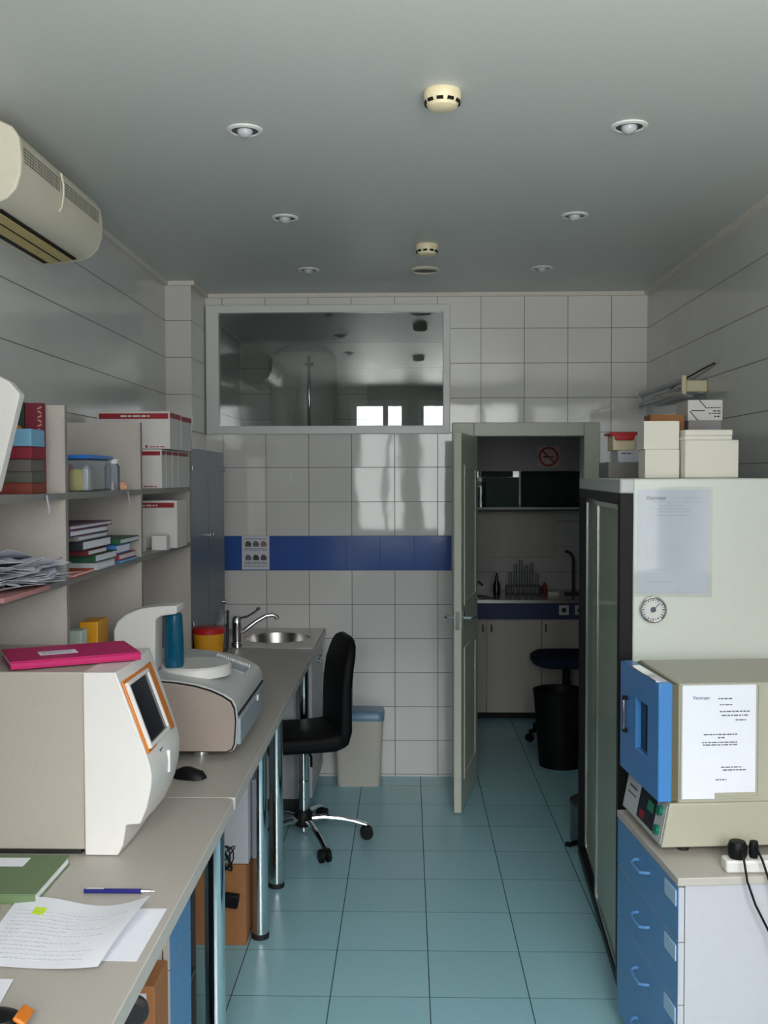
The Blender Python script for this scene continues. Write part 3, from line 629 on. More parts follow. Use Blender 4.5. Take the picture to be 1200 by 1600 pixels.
for i, (yy, zz, rz_, ww, lab) in enumerate([(2.66, .062, .35, .19, 'single sheet sliding off the right end of the paper heap, lowest'), (2.62, .078, -.25, .2, 'creased sheet lying across the top of the paper heap'), (2.52, .09, .9, .2, 'sheet fanned out on the middle of the paper heap')]):
    solo(MB().sheet(lambda u, v, k=i: ((u-1)*ww, v*.16, .012*math.sin(u*2.5+k)+.012*v*(k-1)), 8, 6, .0006), 'paper_sheet', M_paper, lab, 'paper', (-.955+.01*i, yy, ZL+zz*.75), rz_*.4)
# plastic box and jars on the upper shelf, middle cubby
o = thing('storage_box', 'clear plastic storage box with a blue lid on the upper shelf, middle cubby', 'container', (-1.05, 3.22, ZU))
MB().prism([(-.09, -.1), (.065, -.1), (.065, .14), (-.09, .14)], 'Z', .002, .102).build('tub', M_clearb, o, bev=.006)
MB().box(-.096, -.106, .102, .071, .146, .114).build('lid', cmat('blue_plastic', 44, 110, 190, .3), o, bev=.003, label='blue lid')
MB().box(-.07, -.07, .004, -.01, -.02, .085).build('pink_sachet', cmat('pink_sachet', 222, 120, 150), o, bev=.006)
MB().lathe([(0, .003), (.022, .003), (.022, .055), (.015, .07), (0, .07)], (.012, -.06, 0), 18).build('yellow_bottle', cmat('pale_yellow', 216, 200, 110), o)
MB().lathe([(0, .003), (.018, .003), (.018, .07), (.01, .08), (0, .08)], (.045, -.05, 0), 18).build('white_bottle', M_wp, o)
o = thing('sample_jar', 'translucent jar with a white cap between the blue-lidded box and the divider', 'jar', (-1.0, 3.42, ZU))
MB().lathe([(0, 0), (.026, 0), (.026, .08), (.02, .09), (0, .09)], n=20).build('jar_body', M_clearb, o)
MB().lathe([(0, .09), (.02, .09), (.02, .105), (0, .105)], n=20).build('cap', M_wp, o)
solo(MB().lathe([(0, 0), (.022, .002), (.026, .014), (.016, .028), (0, .031)], n=16), 'tape_roll', cmat('peach_tape', 224, 170, 140), 'small peach-coloured roll by the translucent jar on the upper shelf', 'tape', (-.995, 3.50, ZU))
# red-striped cartons
def carton(lab, x0, x1, y0, y1, z0, z1, group, stripe=.022, txt=True, txt2=True):
    o = thing('reagent_carton', lab, 'box', ((x0+x1)/2, (y0+y1)/2, z0), 0, group); O = ((x0+x1)/2, (y0+y1)/2, z0)
    MB(O).box(x0, y0, z0, x1, y1, z1).build('carton', M_boxw, o, bev=.002)
    st = MB(O).box(x0+.006, y0-.0008, z1-.008-stripe, x1-.006, y0, z1-.008).build('front_stripe', M_redb, o, smooth=False, label='dark red stripe')
    MB(O).box(x1, y0+.004, z1-.006-stripe*.9, x1+.0008, y1-.004, z1-.006).build('side_stripe', M_redb, o, smooth=False, label='dark red stripe')
    if txt:
        mb = MB(O); w = x1-x0; words(mb, x0+w*.32, x0+w*.72, z1-.008-stripe*.65, stripe*.3, y0-.0008); mb.build('stripe_text', M_boxw, st)
    if txt2:
        mb = MB(O); words(mb, x1-(x1-x0)*.28, x1-.02, z0+.006, .004, y0); mb.box(x1-(x1-x0)*.34, y0-.0006, z0+.004, x1-(x1-x0)*.31, y0, z0+.014); mb.build('printed_text', M_redb, o)
    return o
g1 = 'large cartons stacked above the upper shelf'; g2 = 'narrow cartons standing on the upper shelf'
carton('large white carton with red stripe on top of the row, nearest the camera', -1.225, -.938, 4.0, 4.195, 1.870, 2.018, g1)
carton('large white carton with red stripe on top of the row, beside the slate blue cabinet', -1.225, -.938, 4.20, 4.40, 1.870, 2.016, g1)
for i, (a, b, l_) in enumerate([(4.0, 4.07, 'first'), (4.074, 4.18, 'second'), (4.184, 4.29, 'third'), (4.294, 4.49, 'last, widest')]):
    carton('%s of the upright white cartons with red tops on the upper shelf' % (['nearest', 'second nearest', 'third from the camera', 'farthest and widest'][i]), -1.225, -.972, a, b, ZU, 1.868, g2, .016, False, i == 0)
o = thing('tissue_box', 'big white carton with red stripe on the lower shelf, farthest cubby', 'box', (-1.08, 4.2, ZL))
MB().box(-.14, -.08, 0, .14, .1, .195).build('carton', M_boxw, o, bev=.002)
st = MB().box(-.13, -.0812, .165, .128, -.08, .185).build('front_stripe', M_redb, o, smooth=False, label='dark red stripe')
mb = MB(); words(mb, -.05, .06, .171, .006, -.0812); mb.build('stripe_text', M_boxw, st)
for i, (x, y, z_, w, h, lab) in enumerate([(-1.045, 3.90, ZL, .04, .055, 'small white box, lower of two at the front of the farthest cubby'), (-1.047, 3.90, ZL+.0555, .036, .05, 'small white box, upper of two at the front of the farthest cubby'), (-.985, 4.0, ZL, .06, .058, 'little pale carton in front of the big red-striped carton')]):
    solo(MB().box(-w/2, 0, 0, w/2, .05, h), 'small_box', M_boxw, lab, 'box', (x, y, z_), bev=.001)
# books and folders on the lower shelf, middle cubby
LB = [('sheaf of orange-edged forms at the foot of the middle cubby pile', (198, 84, 52), .012, .22, .20, 2.885, 0, -.948),
      ('light grey catalogue at the foot of the pile, middle cubby of the lower shelf', (176, 180, 184), .024, .2, .20, 3.13, 0, -.952),
      ('bottle green folder on the light grey catalogue in the middle cubby', (26, 76, 52), .026, .2, .24, 3.12, .024, -.955),
      ('maroon thin book on the green folder in the middle cubby', (96, 22, 36), .018, .21, .20, 3.06, .05, -.958),
      ('blue-edged thin catalogue at the right end of the middle cubby', (66, 150, 200), .010, .18, .19, 3.40, 0, -.950),
      ('crimson notebook at the right end of the middle cubby pile', (150, 36, 54), .022, .19, .21, 3.37, .010, -.953),
      ('white and blue box file above the crimson notebook', (60, 120, 190), .030, .2, .18, 3.36, .032, -.96),
      ('green ledger crossing the right end of the middle cubby pile', (30, 92, 62), .020, .21, .24, 3.40, .062, -.957),
      ('black folder in the middle of the pile on the lower shelf', (24, 30, 44), .030, .22, .30, 3.02, .068, -.962),
      ('grey magazine file lying on the black folder', (130, 128, 126), .016, .22, .30, 3.0, .098, -.968),
      ('purple folder near the top of the pile on the lower shelf', (84, 44, 92), .020, .22, .38, 2.93, .114, -.97),
      ('dusky mauve folder topmost of the pile on the lower shelf', (118, 86, 98), .014, .22, .42, 2.94, .134, -.972)]
for lab, c_, th, w, d, y, z_, x in LB:
    flatbook(lab, c_, th-.0008, w, d, (x-.012, y, ZL+z_), group='books and folders piled on the lower shelf')
# things on the worktop in the middle cubby
solo(MB().box(-.06, -.05, 0, .0, .07, .42), 'carton', M_yel, 'tall amber box standing inside the middle cubby below the lower shelf', 'box', (-1.003, 3.30, ZT), bev=.003)
solo(MB().box(-.05, -.03, 0, .0, .03, .415), 'carton', cmat('mint_card', 176, 190, 180), 'pale mint box in front of the tall amber box', 'box', (-1.005, 3.12, ZT), bev=.003)
solo(MB().lathe([(0, 0), (.022, 0), (.022, .10), (.012, .12), (0, .12)], n=16), 'bottle', cmat('dark_red_glass', 80, 26, 28, .2), 'small dark red bottle beside the tall amber box', 'bottle', (-1.04, 3.50, ZT)) 
for x, y, lab in ((-1.075, 4.50-.04, 'slim glass cylinder in the farthest cubby, left'), (-1.035, 4.50-.04, 'slim glass cylinder in the farthest cubby, right')):
    solo(MB().lathe([(0, 0), (.02, 0), (.02, .004), (.014, .006), (.014, .31), (.012, .31), (.012, .01), (0, .01)], n=20), 'glass_cylinder', M_clear, lab, 'glassware', (x, y, ZT))
# slate blue wall cabinet
K0 = (-1.15, 5.05, 1.0)
o = thing('wall_cabinet', 'slate blue two-door wall cabinet hung between the shelving and the column', 'cabinet', K0)
MB(K0).box(XL+.002, 4.63, 1.0, -1.02, 5.512, 1.888).build('body', M_cabblue, o)
for y0, y1, yh in ((4.628, 5.068, 5.035), (5.074, 5.514, 5.107)):
    d = MB(K0).box(-1.018, y0, .996, -1.0, y1, 1.89).build('door', M_cabblue, o, bev=.001)
    MB(K0).cyl((-1.0, yh, 1.47), (-.986, yh, 1.47), .006, 12).cyl((-.988, yh, 1.47), (-.982, yh, 1.47), .011, 12).build('handle', M_chrome, d)
    ye = y0+.02 if y0 < 4.9 else y1-.02
    for z in (1.08, 1.80): MB(K0).cyl((-1.0, ye, z), (-.988, ye, z), .012, 14).build('hinge_cap', M_chrome, d)
# hand-washing poster
P0 = (-.889, YF-.0045, 1.315)
o = thing('poster', 'white hand-washing notice with six small pictures taped over the blue tile band', 'poster', P0)
MB(P0).box(-.969, YF-.0045, 1.217, -.808, YF-.0032, 1.414).build('sheet', M_paper2, o)
pc = [(92, 78, 60), (110, 100, 110), (150, 118, 110), (108, 100, 112), (62, 66, 58), (92, 78, 92)]
for i in range(6):
    x, z = -.949+(i % 3)*.045, (1.352 if i < 3 else 1.272)
    MB(P0).prism([(x, z), (x+.034, z), (x+.037, z+.016), (x+.026, z+.03), (x+.01, z+.034), (x, z+.02)], 'Y', YF-.0052, YF-.0045).build('picture', cmat('print_%d' % i, *pc[i]), o)
mb = MB(P0)
for z in (1.395, 1.338, 1.33, 1.258, 1.25, 1.235): words(mb, -.955, -.822, z, .004, YF-.0045)
mb.build('printed_text', M_ink, o)
# ------------------------------------------------------------------ office chair
CH = (-.505, 4.85, 0)
o = thing('office_chair', 'black padded swivel chair with chrome star base pulled up to the worktop', 'chair', CH, 0)
hub = MB().lathe([(0, .075), (.036, .075), (.044, .085), (.044, .135), (.034, .15), (0, .15)], n=24).build('hub', M_black, o)
for k in range(5):
    a = math.radians(6+72*k); c_, s_ = math.cos(a), math.sin(a)
    pth = [(r*c_, r*s_, z) for r, z in ((.025, .108), (.10, .112), (.18, .102), (.25, .085), (.305, .066))]
    lg = MB().tube(pth, [.015, .014, .013, .012, .011], 10).build('leg', M_chrome, o)
    ctr = Vector((.305*c_, .305*s_, 0)); t_ = Vector((-s_, c_, 0))
    mbc = MB()
    for q in (-1, 1): mbc.cyl(ctr+t_*(q*.007)+Vector((0, 0, .031)), ctr+t_*(q*.026)+Vector((0, 0, .031)), .031, 20)
    mbc.cyl(ctr+Vector((0, 0, .03)), ctr+Vector((0, 0, .066)), .007, 10); mbc.rbox(ctr+Vector((0, 0, .044)), (.03, .034, .018), (0, 0, a))
    mbc.build('caster', M_black, lg, bev=.003, label='black twin-wheel caster')
MB().cyl((0, 0, .05), (0, 0, .28), .022, 20).build('gas_cylinder', M_chrome, o)
MB().cyl((0, 0, .28), (0, 0, .45), .014, 18).lathe([(0, .275), (.024, .275), (.024, .29), (0, .29)], n=20).build('piston', M_chrome, o)
ra = math.radians(17)
st_ = MB().rbox((0, 0, .462), (.20, .16, .03), (0, 0, ra)).build('seat_plate', M_black, o, bev=.005)
MB().tube([(0.02, -.03, .458), (.05, -.12, .44), (.06, -.22, .425)], .006, 8).build('height_lever', M_black, o)
R2 = Matrix.Rotation(ra, 3, 'Z')
def pad(secs): return [[R2@Vector(p) for p in s_] for s_ in secs]
# seat cushion: sections across its depth, local -x = front
def rrect(w, h, r, n=5):
    pts = []
    for cx_, cy_, a0 in ((w/2-r, h/2-r, 0), (-w/2+r, h/2-r, 90), (-w/2+r, -h/2+r, 180), (w/2-r, -h/2+r, 270)):
        for i in range(n+1): a = math.radians(a0+90*i/n); pts.append((cx_+r*math.cos(a), cy_+r*math.sin(a)))
    return pts
secs = []
SX = -.06
for x, w, z_, h in ((-.235, .34, .515, .035), (-.225, .38, .512, .062), (-.19, .405, .513, .075), (-.10, .415, .513, .078), (.0, .415, .511, .078), (.10, .41, .509, .078), (.18, .405, .512, .085), (.225, .40, .525, .08), (.245, .38, .53, .05)):
    secs.append([R2@Vector((x+SX, u, z_+v)) for u, v in rrect(w, h, min(h*.48, .03))])
MB().loft(secs).build('seat', M_leather, o, ang=50)
secs = []
for z_, x, w, th in ((.49, .215, .38, .03), (.50, .222, .405, .055), (.56, .236, .41, .062), (.66, .236, .41, .06), (.76, .238, .405, .058), (.86, .25, .395, .056), (.91, .262, .37, .054), (.955, .272, .32, .050), (.98, .277, .25, .042), (.993, .28, .17, .024)):
    secs.append([R2@Vector((x+v+SX*1.15, u, z_)) for u, v in rrect(w, th, min(th*.48, .024))])
MB().loft(secs).build('backrest', M_leather, o, ang=50)
# waste bin by the far wall
BN = (-.28, 5.78, 0)
o = thing('waste_bin', 'tall off-white waste bin with a blue lid against the far wall behind the chair', 'bin', BN)
secs = [[(u*k1+.0, v*k2, z_) for u, v in rrect(1, 1, .12)] for k1, k2, z_ in ((.235, .15, 0), (.24, .155, .006), (.275, .19, .385), (.27, .185, .385), (.23, .15, .02))]
MB().loft(secs[:3]+[secs[3]]).build('bin_body', M_bin, o)
MB().loft([[(u*.288, v*.2, z_) for u, v in rrect(1, 1, .12)] for z_ in (.38, .405)]+[[(u*.27, v*.18, .425) for u, v in rrect(1, 1, .12)], [(u*.2, v*.12, .432) for u, v in rrect(1, 1, .12)]]).build('lid', M_bluebin, o, label='blue lid')
# ------------------------------------------------------------------ ceiling fittings
def downlight(lab, x, y):
    o = thing('downlight', lab, 'ceiling light', (x, y, HC), 0, 'recessed ceiling lights')
    MB().lathe([(.040, 0), (.055, 0), (.055, -.004), (.044, -.007), (.040, -.004)], n=36, caps=False).build('trim_ring', M_upvc, o)
    MB().lathe([(0, -.0015), (.042, -.0015), (.042, -.003), (0, -.003)], n=30).build('reflector', mat('dull_reflector', (.22, .22, .2), .3, .9) if 'dull_reflector' not in bpy.data.materials else bpy.data.materials['dull_reflector'], o)
    MB().lathe([(0, -.024), (.012, -.022), (.021, -.015), (.024, -.007), (.024, -.003), (0, -.003)], n=26).build('bulb', M_bulb, o)
    return o
d0 = downlight('recessed light on the left of the ceiling, nearest the camera', -.495, 3.13)
for lab, x, y in (('recessed light on the left of the ceiling, middle one', -.500, 4.18), ('recessed light on the left of the ceiling, farthest', -.505, 5.22),
                  ('recessed light on the right of the ceiling, nearest the camera', .672, 3.13), ('recessed light on the right of the ceiling, middle one', .679, 4.18), ('recessed light on the right of the ceiling, farthest', .684, 5.22)):
    copy_thing(d0, lab, (x, y, HC))
def detector(lab, x, y):
    o = thing('smoke_detector', lab, 'smoke detector', (x, y, HC), 0, 'smoke detectors')
    MB().lathe([(0, 0), (.050, 0), (.053, -.006), (.051, -.022), (.044, -.036), (0, -.036)], n=36).build('housing', M_cream, o)
    mb = MB()
    for k in range(10):
        a = k*2*PI/10+.15; mb.rbox((.0465*math.cos(a), .0465*math.sin(a), -.0315), (.006, .018, .008), (0, 0, a))
    mb.build('smoke_slots', M_black, o)
    MB().lathe([(0, -.050), (.03, -.049), (.041, -.043), (.0425, -.036), (0, -.036)], n=30).build('cap', M_cream, o)
    return o
s0 = detector('cream smoke detector on the ceiling, nearer and larger in view', .097, 2.84)
copy_thing(s0, 'cream smoke detector on the ceiling, the farther one near the round vent', (.089, 4.69, HC))
o = thing('ceiling_vent', 'round ceiling vent just beyond the farther smoke detector', 'vent', (.09, 5.24, HC))
MB().lathe([(.060, 0), (.078, 0), (.078, -.005), (.066, -.012), (.060, -.006)], n=36, caps=False).build('rim', M_ac, o)
MB().lathe([(0, -.002), (.060, -.002), (.060, -.004), (0, -.008)], n=30).build('disc', mat('vent_dark_grey', (.16, .15, .14), .6), o)  # disc in a darker grey than the rim
# ------------------------------------------------------------------ air conditioner
AC = (-1.2, 3.25, 2.5)
o = thing('air_conditioner', 'aged white air conditioner mounted high on the left wall', 'air conditioner', AC)
pr = [(XL+.003, 2.76), (-1.15, 2.757), (-1.115, 2.74), (-1.095, 2.71), (-1.09, 2.66), (-1.092, 2.615), (-1.105, 2.575), (-1.13, 2.548), (-1.165, 2.533), (XL+.003, 2.515)]
MB(AC).prism(pr, 'Y', 2.885, 3.63).build('housing', M_ac, o, ang=50)
pc_ = [(x+(.006 if x > -1.3 else 0), z+(.004 if z > 2.65 else -.004)) for x, z in pr]
for y0, y1, q_ in ((2.86, 2.886, pc_), (3.6285, 3.65, pr)): MB(AC).prism(q_, 'Y', y0, y1).build('end_cap', M_ac, o, bev=.006)
for ya, yb in ((2.905, 3.20), (3.228, 3.60)):
    mb = MB(AC)
    mb.box(-1.0915, ya, 2.652, -1.0897, yb, 2.698)
    mb.build('air_grille', M_dark, o, smooth=False)
    mb = MB(AC); nb = int((yb-ya)/.0122)
    for k in range(nb+1): mb.box(-1.0905, ya+k*.0122, 2.652, -1.0893, ya+k*.0122+.0028, 2.698)
    for r in range(6): mb.box(-1.0905, ya, 2.651+r*.009, -1.0893, yb, 2.651+r*.009+.0022)
    mb.build('grille_bars', M_ac, o, smooth=False)
MB(AC).prism([(-1.168, 2.5305), (-1.285, 2.5165), (-1.285, 2.5125), (-1.168, 2.5265)], 'Y', 2.93, 3.59).build('air_outlet', M_black, o, smooth=False)
for x, z in ((-1.195, 2.519), (-1.24, 2.5135)):
    MB(AC).rbox((x, 3.26, z), (.034, .64, .003), (0, -.22, 0)).build('louver', M_acy, o, bev=.001, label='yellowed louver')
MB(AC).tube([(-1.09, 3.21, 2.715), (-1.084, 3.215, 2.68), (-1.084, 3.215, 2.65), (-1.088, 3.21, 2.61), (-1.094, 3.2, 2.59)], .0035, 8).build('cable', M_ac, o)
# ------------------------------------------------------------------ fridge
FR = (.700, 3.372, 0); fr = math.radians(-3.5)
o = thing('glass_door_fridge', 'tall white laboratory fridge with black-framed sliding glass doors facing the aisle', 'fridge', FR, fr)
FL, FD = 1.24, .575; F0, F1 = .075, 1.75
mb = MB(); th = .04
mb.box(.044, 0, F0, FD, th, F1).box(.044, FL-th, F0, FD, FL, F1).box(FD-th, th, F0, FD, FL-th, F1).box(.06, th, F0, FD-th, FL-th, F0+.09).box(.044, th, F1-.08, FD-th, FL-th, F1)
mb.build('cabinet', M_fwhite, o, bev=.006)
MB().box(.0, .0, F1-.05, .05, FL, F1).build('top_cap', M_gp, o, bev=.006)  # cap's grey stands for the shadow on it, put into the colour
mb = MB().box(.0, .0, F0-.035, .044, .045, F1-.05).box(.0, FL-.03, F0-.035, .044, FL, F1-.05).box(.0, .045, F1-.085, .044, FL-.03, F1-.05).box(.0, .045, F0-.035, .044, FL-.03, F0+.0)
mb.build('door_frame', M_black, o, bev=.002, label='black door frame')
def gdoor(x, y0, y1, lab):
    d = MB(); z0, z1 = F0+.002, F1-.087; s_ = .028
    d.box(x, y0, z0, x+.018, y0+s_, z1).box(x, y1-s_, z0, x+.018, y1, z1).box(x, y0+s_, z0, x+.018, y1-s_, z0+.02).box(x, y0+s_, z1-.02, x+.018, y1-s_, z1)
    d = d.build('sliding_door', M_steel, o, bev=.002, label=lab)
    MB().box(x+.006, y0+s_, z0+.02, x+.011, y1-s_, z1-.02).build('door_glass', M_fglass, d, smooth=False)
gdoor(.004, .046, .66, 'aluminium-edged sliding glass door'); gdoor(.024, .6, 1.208, 'aluminium-edged sliding glass door')
for z in (.45, .78, 1.1, 1.4):
    mb = MB().box(.07, .045, z, .075, FL-.045, z+.006).box(.5, .045, z, .505, FL-.045, z+.006)
    for k in range(22): mb.box(.07, .06+k*.052, z, .505, .063+k*.052, z+.004)
    mb.build('wire_shelf', M_wp, o, smooth=False)
for x, y in ((.06, .06), (.06, FL-.06), (FD-.06, .06), (FD-.06, FL-.06)): MB().cyl((x, y, 0), (x, y, F0), .02, 14).build('foot', M_chrome, o)
MB().box(.085, .1, F0-.03, FD-.02, FL-.1, F0+.002).build('compressor_tray', M_black, o)
# thermometer dial
TG = MB().cyl((0, 0, 0), (0, -.012, 0), .043, 36); 
t0 = thing('dial_thermometer', 'round chrome-rimmed dial thermometer fixed to the white fridge side', 'thermometer', (.809, 3.3625, 1.318), fr)
MB().tube([(.040*math.cos(a), -.008, .040*math.sin(a)) for a in [i*2*PI/36 for i in range(37)]], .0045, 8).build('rim', M_chrome, t0)
MB().cyl((0, .0, 0), (0, -.008, 0), .039, 36).build('dial', M_wp, t0)
mb = MB()
for k in range(24):
    a = k*2*PI/24; r_ = .032; mb.rbox((r_*math.cos(a), -.0086, r_*math.sin(a)), (.006, .0012, .002 if k % 2 else .0035), (0, -a, 0))
mb.lathe([(0, 0), (.001, 0)], n=4); mb.cyl((0, -.008, 0), (0, -.0105, 0), .009, 16).rbox((.006, -.0105, .006), (.04, .001, .0025), (0, -.8, 0)); mb.build('scale_and_pointer', M_ink, t0)
# printed documents
def document(name, lab, loc, rz, w, h, m, big):
    o = thing(name, lab, 'paper', loc, rz)
    s_ = MB().box(0, -.0012, 0, w, -.0004, h).build('sheet', m, o, smooth=False)
    return o
dcm = document('printed_notice', 'faded printed notice in a clear sleeve taped to the white fridge side', (.757, 3.3675, 1.371), fr, .232, .342, M_paper2, 0)
mb = MB()
for z, a, b in ((.300, .05, .20), (.288, .07, .16), (.278, .05, .18), (.268, .07, .17), (.256, .06, .17), (.078, .03, .10), (.037, .03, .11)): words(mb, a, b, z, .0032, -.0012)
words(mb, .12, .20, .312, .004, -.0012); mb.box(.03, -.0015, .1, .0308, -.0012, .25); mb.build('printed_text', M_inkp, dcm)
text_mesh('Vetmaar', .019, 'heading', M_ink, dcm, (.028, -.0014, .309), (PI/2, 0, 0))
MB().box(-.012, -.0022, -.012, .242, -.0018, .352).build('plastic_sleeve', glass('sleeve_film', (.97, .98, .98), 1.25, .05), dcm, smooth=False)
# ------------------------------------------------------------------ things on top of the fridge
ZF = 1.751
def plainbox(name, lab, x0, x1, y0, y1, z0, z1, m, cat='box', rz=0, group=None, bev=.002):
    cx_, cy_ = (x0+x1)/2, (y0+y1)/2
    return solo(MB().box(x0-cx_, y0-cy_, 0, x1-cx_, y1-cy_, z1-z0), name, m, lab, cat, (cx_, cy_, z0), rz, group, bev=bev)
gw = 'white cartons on the fridge'
plainbox('white_carton', 'lower of the two plain white cartons stacked on the fridge', .812, .929, 3.5, 3.60, ZF, 1.849, M_foam, group=gw)
plainbox('white_carton', 'upper of the two plain white cartons stacked on the fridge', .808, .929, 3.505, 3.60, 1.8495, 1.946, M_foam, group=gw, rz=.01)
o = thing('foam_box', 'cream polystyrene box with a loose lid at the near right of the fridge top', 'box', (1.024, 3.54, ZF))
MB().box(-.090, -.09, 0, .090, .1, .128).build('box_body', M_foam, o, bev=.004)
MB().box(-.092, -.085, .128, .070, .095, .143).box(-.088, -.083, .143, .072, .092, .163).build('lid', M_foam, o, bev=.004, label='loose stepped lid')
o = thing('shipping_box', 'white box with black diagonal print behind the polystyrene box', 'box', (1.10, 3.86, 1.80))
plainbox('grey_carton', 'grey carton behind the polystyrene box, under the diagonally printed box', 1.04, 1.162, 3.80, 3.98, ZF, 1.962, cmat('grey_board', 150, 144, 146))
o.location = (1.10, 3.87, 1.9625)
MB().box(-.062, -.07, 0, .066, .1, .077).build('carton', M_boxw, o, bev=.002)
MB().rbox((-.008, -.0706, .062), (.045, .001, .003), (0, .85, 0)).build('diagonal_mark', M_black, o); MB().rbox((-.040, -.0706, .018), (.045, .001, .003), (0, .85, 0)).build('diagonal_mark', M_black, o)
mb = MB().box(-.05, -.071, .036, .0, -.07, .039)
words(mb, .01, .058, .046, .004, -.07); words(mb, .03, .058, .034, .004, -.07); words(mb, .015, .058, .025, .004, -.07); words(mb, .035, .058, .014, .004, -.07); mb.build('printed_text', M_black, o)
plainbox('cardboard_box', 'brown cardboard box behind the upper white carton on the fridge', .895, 1.02, 3.78, 3.88, 1.8055, 1.985, M_card)
plainbox('cardboard_box', 'flat brown carton under the cardboard box behind the white cartons', .89, 1.025, 3.77, 3.90, ZF, 1.805, M_card)
solo(MB().sheet(lambda u, v: ((u-.5)*.12, (v-.5)*.11, .012+.012*math.sin(u*3.1)+.005*math.sin(v*9+u*5)), 10, 8, .0006), 'plastic_bag', M_tube, 'crumpled clear bag lying on the boxes behind the white cartons', 'bag', (1.0, 3.85, 2.0+.04))
o = thing('food_tub', 'cream tub with a red clip-on lid at the far end of the fridge top', 'container', (.873, 4.18, 1.862))
MB().box(-.045, -.055, 0, .045, .06, .062).build('tub', M_cream, o, bev=.004)
MB().box(-.058, -.065, .062, .058, .07, .072).prism([(-.036, .040), (.036, .040), (.044, .064), (-.044, .064)], 'Y', -.0675, -.0555).build('lid', M_redp, o, bev=.003, label='red lid')
o = thing('small_box', 'small lilac-white box under the red-lidded tub', 'box', (.905, 4.18, 1.814))
MB().box(-.057, -.06, 0, .045, .07, .0475).build('carton', M_paper2, o, bev=.001)
mb = MB(); words(mb, -.045, .0, .033, .005, -.06); mb.build('printed_text', M_ink, o)
plainbox('grey_carton', 'grey carton at the bottom of the pile at the far end of the fridge', .795, .94, 4.05, 4.25, ZF, 1.8135, cmat('mid_grey_board', 132, 130, 130))
# ------------------------------------------------------------------ lamp on the right wall
o = thing('ultraviolet_lamp', 'wall lamp with long clear tubes on the right wall above the fridge boxes', 'lamp', (1.33, 5.15, 2.17))
LP = (1.33, 5.15, 2.17)
for y in (4.73, 5.60):
    br = MB(LP).box(1.262, y-.008, 2.122, 1.284, y+.012, 2.222).box(1.284, y-.01, 2.145, XR-.001, y+.014, 2.198).build('bracket', M_cream if y < 5 else M_gp, o, bev=.005)
MB(LP).cyl((1.273, 4.742, 2.20), (1.273, 5.592, 2.20), .013, 16).build('tube', M_tube, o)
MB(LP).cyl((1.273, 4.742, 2.145), (1.273, 5.592, 2.145), .013, 16).build('tube', M_tube, o)
MB(LP).box(1.34, 4.75, 2.14, XR-.001, 5.59, 2.20).build('back_rail', M_gp, o, bev=.003)
MB(LP).tube([(1.372, 4.60, 2.262), (1.366, 4.70, 2.256), (1.36, 5.0, 2.236), (1.355, 5.3, 2.205)], .004, 8).build('cable', M_black, o)
# ------------------------------------------------------------------ oven (blue door) on the drawer unit
OV = (.694, 2.81, .701); ro = math.radians(4.8)
o = thing('drying_oven', 'beige laboratory oven with a blue door standing on the drawer unit', 'oven', OV, ro)
OW = .37
MB().box(.058, 0, .145, .52, OW, .482).build('housing', M_ovb, o, bev=.006)
# base with sloping control panel
MB().prism([(.010, .022), (.52, .022), (.52, .146), (.034, .146)], 'Y', .0, OW).build('base', M_ovb, o, bev=.004)
def cp(y, t, w=0.0):   # point on the sloping control face
    n_ = Vector((-.982, 0, .19)); return Vector((.010+.024*t, y, .022+.124*t))+n_*w
def cplate(y0, y1, t0, t1, w0, w1):
    vs = [cp(y, t, w) for w in (w0, w1) for (y, t) in ((y0, t0), (y1, t0), (y1, t1), (y0, t1))]
    return MB().add(vs, [(0, 1, 2, 3), (7, 6, 5, 4), (0, 4, 5, 1), (1, 5, 6, 2), (2, 6, 7, 3), (3, 7, 4, 0)])
pn = cplate(.012, .355, .06, .92, 0, .0015).build('control_panel', M_gp, o)
ds = cplate(.085, .225, .14, .84, .001, .004).build('display', M_screen, pn)
cplate(.10, .15, .5, .72, .004, .0045).build('green_digits', cmat('green_digits', 30, 130, 90), ds); cplate(.165, .205, .2, .36, .004, .0045).build('red_button', M_redb, ds)
for t in (.28, .72):
    kb = MB().cyl(cp(.047, t, .001), cp(.047, t, .012), .014, 20).build('switch', cmat('green_switch', 20, 110, 84, .3), pn, label='green round switch')
mb = cplate(.26, .33, .62, .68, .0015, .002); q = cplate(.26, .34, .46, .5, .0015, .002); mb.v += q.v; k0 = len(mb.v)-8; mb.f += [tuple(i+k0 for i in f) for f in q.f]; mb.build('printed_text', M_ink, pn)
# door with window
dm = holed(MB(), 'X', .0, .04, .0, OW-.006, .150, .482, [(.10, .205, .250, .398)])
d = dm.build('door', M_bdoor, o, bev=.004, label='blue door')
MB().box(.016, .10, .250, .02, .205, .398).build('window_pane', glass('oven_window', (.75, .62, .5), 1.5), d, smooth=False)
MB().box(.032, .097, .247, .0395, .208, .401).build('window_backing', cmat('beige_brown_metal', 150, 120, 96, .4), d)  # plain beige-brown of the oven interior behind the pane
MB().box(.04, .006, .152, .058, OW-.012, .478).build('door_gasket', cmat('olive_gasket', 96, 90, 66), o)
MB().box(-.014, .285, .285, -.007, .303, .375).build('handle', M_steel, d, bev=.002)
MB().box(-.012, .284, .275, .001, .304, .286).box(-.012, .284, .374, .001, .304, .385).build('handle_mount', M_black, d, bev=.001)
MB().box(-.002, .02, .482, .03, .26, .486).build('hinge_strip', M_chrome, o, bev=.001)
for x, y in ((.09, .05), (.09, OW-.05), (.46, .05), (.46, OW-.05)): MB().cyl((x, y, 0), (x, y, .024), .016, 14).build('foot', M_rubber, o)
